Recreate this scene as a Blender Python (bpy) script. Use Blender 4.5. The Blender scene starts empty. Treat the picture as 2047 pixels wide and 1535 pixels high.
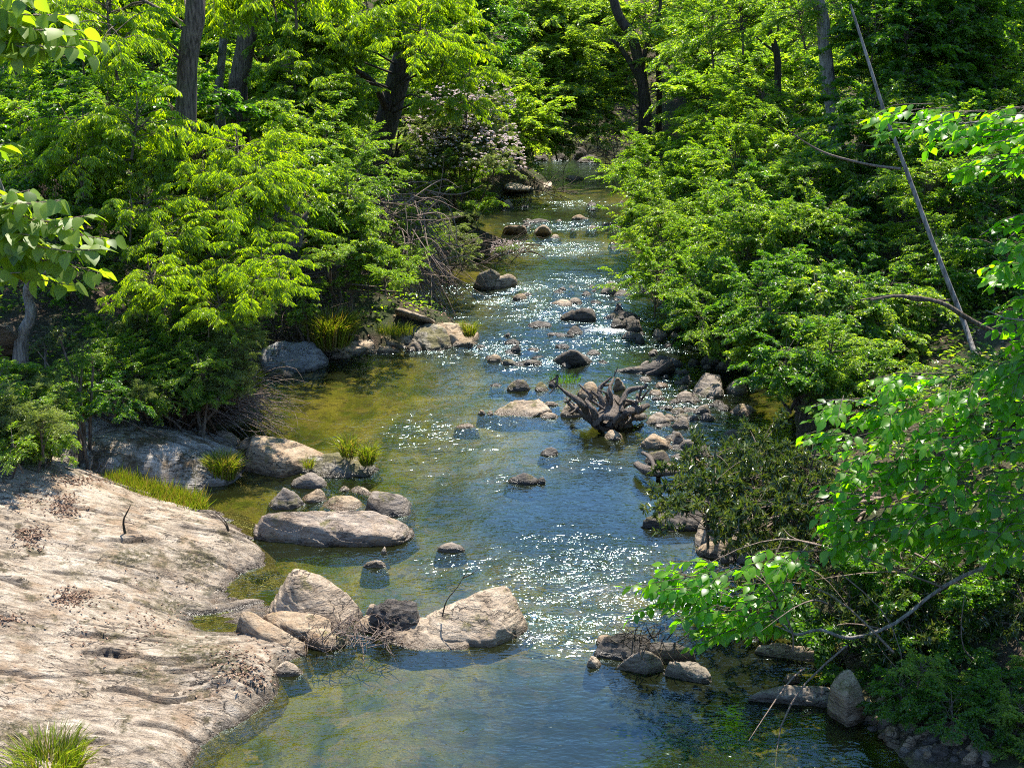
import bpy, bmesh, math, random
import numpy as np
from mathutils import Vector, Matrix
R = math.radians
S = bpy.context.scene
COL = S.collection
# ---------------------------------------------------------------- camera
F, CX, CY, H = 2600.0, 1023.5, 767.5, 7.0
PITCH = math.atan((CY + 60) / F)
cam_d = bpy.data.cameras.new('camera'); cam = bpy.data.objects.new('camera', cam_d); COL.objects.link(cam)
cam_d.sensor_width = 36; cam_d.lens = 36 * F / 2047; cam_d.clip_start = 0.1; cam_d.clip_end = 1500
cam.location = (0, 0, H); cam.rotation_euler = (math.pi / 2 - PITCH, 0, 0)
S.camera = cam
# ---------------------------------------------------------------- sky, sun, exposure
SUN_EL, SUN_AZ = 63.0, 18.0           # azimuth from +Y towards +X
w = bpy.data.worlds.new('World'); S.world = w; w.use_nodes = True
nt = w.node_tree; nt.nodes.clear()
sky = nt.nodes.new('ShaderNodeTexSky'); sky.sky_type = 'NISHITA'; sky.sun_disc = False
sky.sun_elevation = R(SUN_EL); sky.sun_rotation = R(SUN_AZ); sky.air_density = 1.0; sky.dust_density = 0.0; sky.ozone_density = 6.0
bg = nt.nodes.new('ShaderNodeBackground'); bg.inputs[1].default_value = 0.15
wo = nt.nodes.new('ShaderNodeOutputWorld')
nt.links.new(sky.outputs[0], bg.inputs[0]); nt.links.new(bg.outputs[0], wo.inputs[0])
sl = bpy.data.lights.new('sun', 'SUN'); sl.energy = 5.0; sl.angle = R(0.53); sl.color = (1.0, 0.93, 0.82)
so = bpy.data.objects.new('sun', sl); COL.objects.link(so)
sd = Vector((math.sin(R(SUN_AZ)) * math.cos(R(SUN_EL)), math.cos(R(SUN_AZ)) * math.cos(R(SUN_EL)), math.sin(R(SUN_EL))))
so.rotation_euler = sd.to_track_quat('Z', 'Y').to_euler(); so.location = sd * 60
S.view_settings.view_transform = 'Standard'; S.view_settings.look = 'None'; S.view_settings.gamma = 1.0
S.view_settings.use_curve_mapping = False; S.view_settings.exposure = 1.5
S.render.engine = 'CYCLES'
cy = S.cycles; cy.use_denoising = False; cy.max_bounces = 5; cy.diffuse_bounces = 3; cy.glossy_bounces = 2
cy.transmission_bounces = 4; cy.transparent_max_bounces = 6; cy.caustics_reflective = False; cy.caustics_refractive = False
cy.sample_clamp_indirect = 4.0; cy.sample_clamp_direct = 30.0; cy.filter_width = 1.05
try: cy.denoiser = 'OPENIMAGEDENOISE'; cy.denoising_prefilter = 'FAST'
except Exception: pass
# ---------------------------------------------------------------- pixel to place
ct, st = math.cos(PITCH), math.sin(PITCH)
def ray(x, y):
    u, v = (x - CX) / F, (y - CY) / F
    return np.array([u, ct - v * st, -st - v * ct])
def G(x, y, z=0.0):                    # where the pixel's ray meets height z
    d = ray(x, y); return np.array([0, 0, H]) + d * ((z - H) / d[2])
def Q(x, y, Y):                        # where it reaches distance Y
    d = ray(x, y); return np.array([0, 0, H]) + d * (Y / d[1])
def proj(P):
    P = np.asarray(P, float); X, Y, Z = P[..., 0], P[..., 1], P[..., 2] - H
    dz = Y * ct - Z * st; vy = -Y * st - Z * ct
    return CX + F * X / dz, CY + F * vy / dz
# ---------------------------------------------------------------- noise
def _h(ix, iy, iz):
    n = (ix * 374761393 + iy * 668265263 + iz * 1274126177) & 0xffffffff
    n = ((n ^ (n >> 13)) * 1103515245) & 0xffffffff
    return ((n ^ (n >> 16)) & 0xffff) / 65535.0
def vn(p):
    p = np.asarray(p, float) + 1000.0
    i = np.floor(p).astype(np.int64); f = p - i; f = f * f * (3 - 2 * f)
    x, y, z = i[..., 0], i[..., 1], i[..., 2]; a, b, c = f[..., 0], f[..., 1], f[..., 2]
    def l(u, v, t): return u + (v - u) * t
    return l(l(l(_h(x, y, z), _h(x+1, y, z), a), l(_h(x, y+1, z), _h(x+1, y+1, z), a), b),
             l(l(_h(x, y, z+1), _h(x+1, y, z+1), a), l(_h(x, y+1, z+1), _h(x+1, y+1, z+1), a), b), c) * 2 - 1
def fbm(p, o=4):
    p = np.asarray(p, float); s = 0; a = 1.0
    for k in range(o):
        s = s + a * vn(p * (2.03 ** k) + 17.3 * k); a *= 0.5
    return s
def p3(x, y, z=0.0): return np.stack([x, y, np.zeros_like(x) + z], -1)
# ---------------------------------------------------------------- objects
def put(o, parent=None, label=None, cat=None, group=None, kind=None):
    COL.objects.link(o)
    if parent is not None: o.parent = parent
    if label: o['label'] = label
    if cat: o['category'] = cat
    if group: o['group'] = group
    if kind: o['kind'] = kind
    return o
def thing(name, label, cat, loc, group=None):
    o = bpy.data.objects.new(name, None); o.empty_display_size = 0.2; o.location = Vector([float(a) for a in loc])
    return put(o, None, label, cat, group)
def mesh(name, V, faces, mat, smooth=True, attrs=None):
    """V (n,3); faces: (m,k) int array or list of such arrays"""
    me = bpy.data.meshes.new(name)
    V = np.asarray(V, np.float32); fl = faces if isinstance(faces, list) else [faces]
    fl = [np.asarray(f, np.int32) for f in fl if len(f)]
    me.vertices.add(len(V)); me.vertices.foreach_set('co', V.ravel())
    loops = np.concatenate([f.ravel() for f in fl]); tot = np.concatenate([np.full(len(f), f.shape[1], np.int32) for f in fl])
    me.loops.add(len(loops)); me.loops.foreach_set('vertex_index', loops)
    me.polygons.add(len(tot)); me.polygons.foreach_set('loop_start', np.concatenate([[0], np.cumsum(tot)[:-1]]).astype(np.int32))
    me.polygons.foreach_set('loop_total', tot)
    me.polygons.foreach_set('use_smooth', np.full(len(tot), smooth, bool))
    for k, a in (attrs or {}).items():
        at = me.attributes.new(k, 'FLOAT', 'POINT'); at.data.foreach_set('value', np.asarray(a, np.float32))
    me.update(calc_edges=True)
    if mat: me.materials.append(mat)
    return me
def obj(name, me, parent=None, loc=None, **k):
    o = bpy.data.objects.new(name, me)
    if loc is not None: o.location = Vector([float(a) for a in loc])
    return put(o, parent, **k)
# ---------------------------------------------------------------- materials
def nodes(name):
    m = bpy.data.materials.new(name); m.use_nodes = True; t = m.node_tree; t.nodes.clear(); return m, t
def N(t, typ, ins=None, **pr):
    n = t.nodes.new('ShaderNode' + typ)
    for k, v in pr.items(): setattr(n, k, v)
    for k, v in (ins or {}).items():
        s = n.inputs[k]
        if isinstance(v, bpy.types.NodeSocket): t.links.new(v, s)
        else: s.default_value = v
    return n
def ramp(t, fac, stops, interp='LINEAR'):
    r = N(t, 'ValToRGB', {0: fac}); cr = r.color_ramp; cr.interpolation = interp
    while len(cr.elements) < len(stops): cr.elements.new(0.5)
    for e, (p, c) in zip(cr.elements, stops):
        e.position = p; e.color = (*c, 1) if len(c) == 3 else c
    return r.outputs[0]
def grey(v): return (v, v, v)
def mixc(t, f, a, b, bt='MIX'):
    m = N(t, 'Mix', data_type='RGBA', blend_type=bt)
    for s, v in ((m.inputs[0], f), (m.inputs[6], a), (m.inputs[7], b)):
        if isinstance(v, bpy.types.NodeSocket): t.links.new(v, s)
        else: s.default_value = (*v, 1) if isinstance(v, tuple) and len(v) == 3 else v
    return m.outputs[2]
def mth(t, op, a, b=0.0, c=None, clamp=False):
    ins = {0: a, 1: b}
    if c is not None: ins[2] = c
    return N(t, 'Math', ins, operation=op, use_clamp=clamp).outputs[0]
def mrange(t, v, a, b, c=0.0, d=1.0):
    return N(t, 'MapRange', {0: v, 1: a, 2: b, 3: c, 4: d}, clamp=True).outputs[0]
def noise(t, vec, scale, detail=4.0, rough=0.55, dist=0.0):
    return N(t, 'TexNoise', {'Vector': vec, 'Scale': scale, 'Detail': detail, 'Roughness': rough, 'Distortion': dist}).outputs[0]
def wpos(t): return N(t, 'NewGeometry').outputs['Position']
def mapv(t, vec, sc=(1, 1, 1), rot=(0, 0, 0)):
    return N(t, 'Mapping', {'Vector': vec, 'Scale': sc, 'Rotation': rot}).outputs[0]
def finish(m, t, col, rough=0.8, bump=None, spec=0.5):
    ins = {'Base Color': col, 'Roughness': rough, 'Specular IOR Level': spec}
    if bump is not None: ins['Normal'] = bump
    p = N(t, 'BsdfPrincipled', ins)
    N(t, 'OutputMaterial', {0: p.outputs[0]}); return m
def bump(t, h, dist, strength=1.0, nrm=None):
    ins = {'Height': h, 'Distance': dist, 'Strength': strength}
    if nrm is not None: ins['Normal'] = nrm
    return N(t, 'Bump', ins).outputs[0]
def leaf_mat(name, dark, mid, light, trans, fac=0.5, rough=0.38, spec=0.5):
    m, t = nodes(name)
    a = N(t, 'Attribute', attribute_name='v').outputs['Fac']
    oi = N(t, 'ObjectInfo').outputs['Random']
    v = mth(t, 'ADD', a, mth(t, 'MULTIPLY_ADD', oi, 0.24, -0.12), clamp=True)
    c = ramp(t, v, [(0.0, dark), (0.5, mid), (1.0, light)])
    k = mixc(t, 1.0, c, trans, 'MULTIPLY')
    p0 = N(t, 'BsdfDiffuse', {0: c}); g0 = N(t, 'BsdfGlossy', {0: (1, 1, 1, 1), 1: rough}); p = N(t, 'MixShader', {0: 0.055 * spec * 2, 1: p0.outputs[0], 2: g0.outputs[0]})
    tr = N(t, 'BsdfTranslucent', {0: k})
    mx = N(t, 'MixShader', {0: fac, 1: p.outputs[0], 2: tr.outputs[0]})
    N(t, 'OutputMaterial', {0: mx.outputs[0]}); return m
def rock_mat(name, dark, mid, light, stain=(0.30, 0.17, 0.07), moss=0.0, rot=(0.3, 0.2, 0.5), st=(1.2, 1.2, 5.0), mossc=((0.045, 0.05, 0.012), (0.16, 0.13, 0.035)), wet=True, sc=1.0, stainf=0.5, fine=1.05):
    m, t = nodes(name); p = wpos(t)
    q = mapv(t, p, st, rot)
    big = noise(t, p, 1.6 * sc, 5, 0.6); fol = noise(t, q, 5.0 * sc, 6, 0.65, 0.6); gr = noise(t, p, 60 * sc, 3, 0.7)
    f = mth(t, 'ADD', mth(t, 'MULTIPLY', big, 0.45), mth(t, 'MULTIPLY', fol, 0.55))
    c = ramp(t, f, [(0.36, dark), (0.47, mid), (0.62, light)])
    s = mrange(t, noise(t, p, 2.7 * sc, 5, 0.65, 0.4), 0.50, 0.66, 0.0, stainf)
    c = mixc(t, s, c, stain)
    vein = mth(t, 'ABSOLUTE', mth(t, 'SUBTRACT', noise(t, q, 1.5 * sc, 5, 0.6, 0.5), 0.5))
    ck = mth(t, 'MULTIPLY', mrange(t, vein, 0.004, 0.014, 1.0, 0.0), mrange(t, noise(t, p, 1.9, 2), 0.46, 0.56))
    cr = mth(t, 'MAXIMUM', N(t, 'Attribute', attribute_name='cr').outputs['Fac'], ck); c = mixc(t, mth(t, 'MULTIPLY', cr, 0.85, clamp=True), c, (0.045, 0.034, 0.026))
    c = mixc(t, mrange(t, gr, 0.38, 0.62), mixc(t, 1.0, c, (0.72, 0.72, 0.72), 'MULTIPLY'), c)
    if moss > 0:
        nz = N(t, 'SeparateXYZ', {0: N(t, 'NewGeometry').outputs['Normal']}).outputs[2]
        mm = mth(t, 'MULTIPLY', mrange(t, noise(t, p, 3.5, 6, 0.7), 0.58 - 0.14 * moss, 0.66 - 0.12 * moss), mrange(t, nz, 0.1, 0.6))
        c = mixc(t, mth(t, 'MULTIPLY', mm, 0.85), c, ramp(t, gr, [(0.35, mossc[0]), (0.65, mossc[1])]))
    ms = N(t, 'Attribute', attribute_name='ms').outputs['Fac']; c = mixc(t, mth(t, 'MULTIPLY', ms, mrange(t, noise(t, p, 22, 4, .7), .38, .56), clamp=True), c, ramp(t, gr, [(0.35, (0.022, 0.022, 0.008)), (0.7, (0.12, 0.095, 0.035))]))
    rough = 0.85
    if wet:
        z = N(t, 'SeparateXYZ', {0: p}).outputs[2]
        wl = mth(t, 'ADD', z, mth(t, 'MULTIPLY', mth(t, 'SUBTRACT', noise(t, p, 6, 3), 0.5), 0.10))
        wf = mrange(t, wl, 0.035, 0.085, 1.0, 0.0)
        c = mixc(t, mth(t, 'MULTIPLY', wf, 0.8), c, mixc(t, 1.0, c, (0.22, 0.19, 0.15), 'MULTIPLY'))
        rough = mrange(t, wf, 0.0, 1.0, 0.85, 0.28)
    b = bump(t, fol, 0.05 * fine); b = bump(t, noise(t, p, 28 * sc, 5, 0.7), 0.018 * fine, 1.0, b); b = bump(t, mth(t, 'SUBTRACT', 1.0, ck), 0.03, 1.0, b)
    return finish(m, t, c, rough, b, 0.4)
def bark_mat(name, dark, light, sc=1.0, moss=0.0):
    m, t = nodes(name); p = wpos(t)
    q = mapv(t, p, (9 * sc, 9 * sc, 1.3 * sc)); f = noise(t, q, 3.0, 5, 0.65, 0.5); g = noise(t, p, 2.2, 4)
    c = ramp(t, f, [(0.38, dark), (0.62, light)])
    if moss: c = mixc(t, mrange(t, g, 0.5, 0.62, 0, moss), c, (0.05, 0.07, 0.02))
    return finish(m, t, c, 0.9, bump(t, f, 0.03), 0.25)
# ---------------------------------------------------------------- tubes
def tube_arrays(pts, rad, k=6, jit=0.0, seed=0, sub=0):
    pts = np.asarray(pts, float); rad = np.asarray(rad, float) * np.ones(len(pts))
    if sub:                                            # Catmull-Rom refinement
        P = np.vstack([2 * pts[0] - pts[1], pts, 2 * pts[-1] - pts[-2]]); o = []; r = []
        for i in range(len(pts) - 1):
            for s in range(sub):
                u = s / sub; a, b, c, d = P[i:i+4]
                o.append(0.5 * (2*b + (c-a)*u + (2*a-5*b+4*c-d)*u*u + (3*b-a-3*c+d)*u**3)); r.append(rad[i] * (1-u) + rad[i+1] * u)
        pts = np.array(o + [pts[-1]]); rad = np.array(r + [rad[-1]])
    n = len(pts); T = np.gradient(pts, axis=0); T /= np.linalg.norm(T, axis=1)[:, None] + 1e-9
    up = np.array([0.31, 0.2, 0.93]); A = np.cross(T, up); A /= np.linalg.norm(A, axis=1)[:, None] + 1e-9; B = np.cross(T, A)
    th = np.linspace(0, 2 * np.pi, k, endpoint=False)
    rr = rad[:, None] * np.ones(k)
    V = pts[:, None] + rr[..., None] * (np.cos(th)[None, :, None] * A[:, None] + np.sin(th)[None, :, None] * B[:, None])
    if jit:
        d = V - pts[:, None]; q = np.stack([np.cos(th)[None] * 1.7 + 0 * rr, np.sin(th)[None] * 1.7 + 0 * rr, np.linspace(0, n * 0.28, n)[:, None] + 0 * rr], -1)
        V = pts[:, None] + d * (1 + jit * fbm(q + seed * 3.1, 3))[..., None]
    V = V.reshape(-1, 3); i = np.arange(n - 1)[:, None] * k; j = np.arange(k)[None]; j2 = (j + 1) % k
    Fq = np.stack([i + j, i + j2, i + k + j2, i + k + j], -1).reshape(-1, 4)
    return V, Fq
class Tubes:
    def __init__(s): s.V = []; s.F = []; s.n = 0
    def add(s, pts, rad, k=5, jit=0.0, seed=0, sub=0):
        V, f = tube_arrays(pts, rad, k, jit, seed, sub); s.V.append(V); s.F.append(f + s.n); s.n += len(V)
    def mesh(s, name, mat, off=(0, 0, 0)): return mesh(name, np.vstack(s.V) - np.asarray(off), np.vstack(s.F), mat)
def unit(v): v = np.asarray(v, float); return v / (np.linalg.norm(v, axis=-1, keepdims=True) + 1e-9)
# ================================================================ the setting: ground, water
LEFT = [(700, 1700), (-900, 1750), (-700, 1150), (-120, 905), (60, 868), (250, 850), (400, 862), (470, 858), (520, 830), (540, 790), (505, 745), (560, 728), (650, 712), (700, 703), (860, 690), (905, 676),
        (930, 655), (860, 640), (760, 615), (735, 598), (800, 572), (850, 548), (900, 522), (930, 505), (1010, 503), (1030, 497), (960, 482), (945, 445), (985, 415), (1000, 398),
        (1010, 385), (1090, 384), (1105, 368), (1060, 356), (1015, 345), (940, 330), (940, 311)]
RIGHT = [(1215, 313), (1238, 330), (1260, 400), (1310, 470), (1370, 560), (1450, 640), (1530, 720), (1580, 800), (1590, 900), (1560, 980), (1500, 1040), (1510, 1090), (1610, 1180),
         (1660, 1290), (1690, 1410), (1760, 1490), (1850, 1600), (2000, 1750)]
CREEK = np.array([G(x, y)[:2] for x, y in LEFT + RIGHT])
def sdist(x, y):                       # signed distance to the creek outline, negative in the water
    x = np.asarray(x, float); y = np.asarray(y, float); d = np.full(x.shape, 1e9); ins = np.zeros(x.shape, bool)
    n = len(CREEK)
    for i in range(n):
        ax, ay = CREEK[i]; bx, by = CREEK[(i + 1) % n]
        ex, ey = bx - ax, by - ay; L = ex * ex + ey * ey + 1e-9
        u = np.clip(((x - ax) * ex + (y - ay) * ey) / L, 0, 1)
        d = np.minimum(d, (x - ax - u * ex) ** 2 + (y - ay - u * ey) ** 2)
        c = ((ay > y) != (by > y)) & (x < (bx - ax) * (y - ay) / (by - ay + 1e-12) + ax); ins ^= c
    d = np.sqrt(d); return np.where(ins, -d, d)
def ground_z(x, y, s=None):
    if s is None: s = sdist(x, y)
    P = p3(x, y)
    bed = -0.07 - 0.13 * (1 - np.exp(np.minimum(s, 0) / 0.9)) + 0.05 * fbm(P * 0.8, 3) * np.clip(-s, 0, 1)
    step = 0.52 - 0.36 * np.clip((x - 1.5) / 1.0, 0, 1) * np.clip((14.5 - y) / 2.0, 0, 1)
    side = np.clip((x - 1.5) / 3, -1, 1)               # right bank rises a little quicker
    sl = 0.27 + 0.05 * side + 0.10 * np.clip((y - 52) / 15, 0, 1)
    d = np.maximum(s, 0)
    bank = -0.07 + step * (1 - np.exp(-d / 0.35)) + sl * d + 0.12 * fbm(P * 0.7 + 9, 4) * np.clip(d, 0, 1)
    cap = 15.0; bank = np.where(bank > 6, 6 + (cap - 6) * (1 - np.exp(-(bank - 6) / (cap - 6))), bank)
    return np.where(s < 0, bed, bank)
def axis(a, b, step, lo, hi, grow):
    m = list(np.arange(a, b, step)); e = step; u = m[-1]
    while u < hi: e *= grow; u += e; m.append(u)
    e = step; u = m[0]
    while u > lo: e *= grow; u -= e; m.insert(0, u)
    return np.array(m)
xs = axis(-9, 9, 0.13, -260, 260, 1.16); ys = axis(8, 56, 0.14, -40, 420, 1.16)
GX, GY = np.meshgrid(xs, ys); GS = sdist(GX, GY); GZ = ground_z(GX, GY, GS)
def grid_faces(r, c):
    i = np.arange(r - 1)[:, None] * c + np.arange(c - 1)[None]
    return np.stack([i, i + 1, i + c + 1, i + c], -1).reshape(-1, 4)
def gz(x, y):
    i = int(np.clip(np.searchsorted(xs, x) - 1, 0, len(xs) - 2)); j = int(np.clip(np.searchsorted(ys, y) - 1, 0, len(ys) - 2))
    u = (x - xs[i]) / (xs[i+1] - xs[i]); v = (y - ys[j]) / (ys[j+1] - ys[j])
    return float((GZ[j, i] * (1-u) + GZ[j, i+1] * u) * (1-v) + (GZ[j+1, i] * (1-u) + GZ[j+1, i+1] * u) * v)
# forest floor + creek bed material
m_ground, t = nodes('ground'); p = wpos(t)
n1 = noise(t, p, 1.1, 5, 0.6); n2 = noise(t, p, 9, 5, 0.7); n3 = noise(t, p, 45, 3, 0.7); n4 = noise(t, mapv(t, p, (1, 0.45, 1), (0, 0, 0.2)), 1.3, 4, 0.6, 0.7)
litter = ramp(t, n3, [(0.3, (0.022, 0.016, 0.011)), (0.5, (0.065, 0.048, 0.034)), (0.7, (0.17, 0.125, 0.09))])
litter = mixc(t, mrange(t, n1, 0.42, 0.6, 0, 0.8), litter, (0.03, 0.05, 0.012))
bedc = ramp(t, n4, [(0.36, (0.025, 0.042, 0.006)), (0.45, (0.085, 0.10, 0.018)), (0.55, (0.17, 0.16, 0.04)), (0.70, (0.29, 0.235, 0.095))])
vo = N(t, 'TexVoronoi', {'Vector': p, 'Scale': 5.5, 'Randomness': 1.0}); vc = N(t, 'SeparateXYZ', {0: vo.outputs['Color']}).outputs[0]
bedc = mixc(t, mrange(t, mth(t, 'MULTIPLY', vc, mrange(t, n2, 0.4, 0.6)), 0.22, 0.36, 0, 0.85), bedc, ramp(t, vc, [(0.4, (0.05, 0.045, 0.03)), (1, (0.20, 0.16, 0.10))]))
bedc = mixc(t, mrange(t, n3, 0.35, 0.6), mixc(t, 1.0, bedc, (0.7, 0.7, 0.7), 'MULTIPLY'), bedc)
z = N(t, 'SeparateXYZ', {0: p}).outputs[2]
gc = mixc(t, mrange(t, z, -0.06, 0.10), bedc, litter)
finish(m_ground, t, gc, 0.95, bump(t, n3, 0.03, 1.0, bump(t, n2, 0.08)), 0.2)
obj('ground', mesh('ground', np.stack([GX, GY, GZ], -1).reshape(-1, 3), grid_faces(*GX.shape), m_ground), kind='structure')
# ---- water
RIF = [(1150, 1150, 190, 85, 1.0), (1130, 1245, 130, 55, .75), (1080, 1230, 55, 60, .9), (1350, 1190, 130, 55, .9), (860, 865, 170, 55, .55), (950, 960, 120, 26, .4), (820, 900, 90, 45, .4),
       (1040, 590, 240, 26, 1.0), (1100, 625, 260, 34, .8), (1280, 670, 200, 50, .95), (1040, 705, 200, 40, .9), (820, 703, 120, 12, .9), (1110, 497, 150, 16, 1.0), (1200, 560, 190, 16, .9),
       (1110, 452, 130, 12, .8), (1130, 408, 120, 12, .7), (1080, 395, 70, 6, .8), (1330, 780, 150, 60, .5), (1400, 900, 120, 60, .4), (1170, 935, 120, 25, .45), (690, 770, 110, 40, .12), (880, 1135, 140, 30, .4)]
FOAM = [(1205, 1178, 95, 24, .55), (1110, 1165, 80, 30, .4), (1000, 568, 90, 7, .6), (1180, 572, 130, 7, .5), (1040, 598, 110, 6, .5), (1220, 660, 70, 10, .9), (1100, 492, 100, 6, .4), (740, 708, 60, 5, .6), (1075, 1275, 60, 10, .7), (1380, 1205, 60, 14, .9), (1150, 1300, 30, 18, .6), (1110, 455, 90, 5, .4)]
DEEP = [(1150, 1030, 220, 100, 1), (1260, 950, 160, 60, .9), (1180, 1450, 280, 120, 1), (1420, 1350, 160, 110, 1), (1100, 680, 230, 60, .95), (1270, 620, 190, 60, .9), (1150, 540, 130, 25, .8), (1100, 430, 130, 20, .8), (1150, 340, 90, 18, 1), (930, 1000, 80, 60, .5), (1150, 880, 100, 40, .6), (1300, 730, 200, 55, .9), (1450, 880, 100, 90, .9), (700, 950, 60, 30, .3)]
wx = np.arange(-9.5, 9.5, 0.075); wy = np.concatenate([np.arange(6.5, 30, 0.06), np.arange(30, 57, 0.10)])
WX, WY = np.meshgrid(wx, wy); WS = sdist(WX, WY)
px, py = proj(p3(WX, WY))
def blobs(L):
    f = np.zeros(WX.shape)
    for (a, b, ra, rb, k) in L:
        f = np.maximum(f, k * np.exp(-(((px - a) / ra) ** 2 + ((py - b) / rb) ** 2) ** 1.5))
    return f
RF = blobs(RIF); FO = blobs(FOAM); DP = np.clip(blobs(DEEP) * (1 + .35 * fbm(p3(WX, WY * .7, 8.0), 3)) * np.clip(-WS / .5, 0, 1), 0, 1)
RF = np.clip(RF * (1 + 0.5 * fbm(p3(WX * 1.5, WY * 1.5, 3.0), 3)), 0, 1.2)
WZ = (0.006 + 0.030 * RF) * fbm(p3(WX * 3.2, WY * 4.5, 0.7), 3) + 0.006 * fbm(p3(WX * 1.1, WY * 1.6, 4.0), 2)
keep = (WS < 0.5); kf = grid_faces(*WX.shape); ok = keep.ravel()[kf].all(1); kf = kf[ok]
used = np.unique(kf); rem = np.full(WX.size, -1); rem[used] = np.arange(len(used))
m_water, t = nodes('water'); p = wpos(t)
rf = N(t, 'Attribute', attribute_name='rf').outputs['Fac']; fo = N(t, 'Attribute', attribute_name='fo').outputs['Fac']
wv = mapv(t, p, (0.8, 1.5, 1.0)); a = noise(t, wv, 5.0, 1.5, 0.55, 0.8); b = noise(t, mapv(t, p, (1, 1.8, 1), (0, 0, 0.15)), 14, 1.2, 0.5, 0.4)
bd = noise(t, mapv(t, p, (0.55, 2.0, 1), (0, 0, -0.1)), 1.7, 3, 0.6, 0.8); rf = mth(t, 'MULTIPLY', rf, mrange(t, bd, 0.40, 0.62, 0.25, 1.35))
hh = mth(t, 'ADD', mth(t, 'MULTIPLY', a, 0.9), mth(t, 'MULTIPLY', b, 0.4))
nb = bump(t, hh, mth(t, 'MULTIPLY_ADD', rf, 0.06, 0.012))
fr = N(t, 'Fresnel', {'IOR': 1.54, 'Normal': nb}).outputs[0]
dp = N(t, 'Attribute', attribute_name='dp').outputs['Fac']
tr = N(t, 'BsdfTransparent', {0: mixc(t, dp, (0.84, 0.84, 0.46), (0.13, 0.22, 0.15))})
gl = N(t, 'BsdfGlossy', {'Color': (0.72, 0.95, 1, 1), 'Roughness': mth(t, 'MULTIPLY_ADD', rf, 0.08, 0.105), 'Normal': nb})
mk = N(t, 'BsdfDiffuse', {0: (0.05, 0.06, 0.015, 1)}); tm = N(t, 'MixShader', {0: 0.10, 1: tr.outputs[0], 2: mk.outputs[0]})
mx = N(t, 'MixShader', {0: fr, 1: tm.outputs[0], 2: gl.outputs[0]})
fn = noise(t, mapv(t, p, (1, 1.6, 1)), 26, 5, 0.75, 1.0)
ff = mth(t, 'MULTIPLY', mrange(t, mth(t, 'ADD', fn, mth(t, 'MULTIPLY', fo, 0.32)), 0.74, 0.86), mrange(t, fo, 0.05, 0.4))
df = N(t, 'BsdfDiffuse', {0: (0.75, 0.77, 0.78, 1)})
mx2 = N(t, 'MixShader', {0: ff, 1: mx.outputs[0], 2: df.outputs[0]})
N(t, 'OutputMaterial', {0: mx2.outputs[0]})
obj('creek_water', mesh('creek_water', np.stack([WX, WY, WZ], -1).reshape(-1, 3)[used], rem[kf], m_water, True, {'rf': RF.ravel()[used], 'fo': FO.ravel()[used], 'dp': DP.ravel()[used]}), kind='structure')
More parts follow.
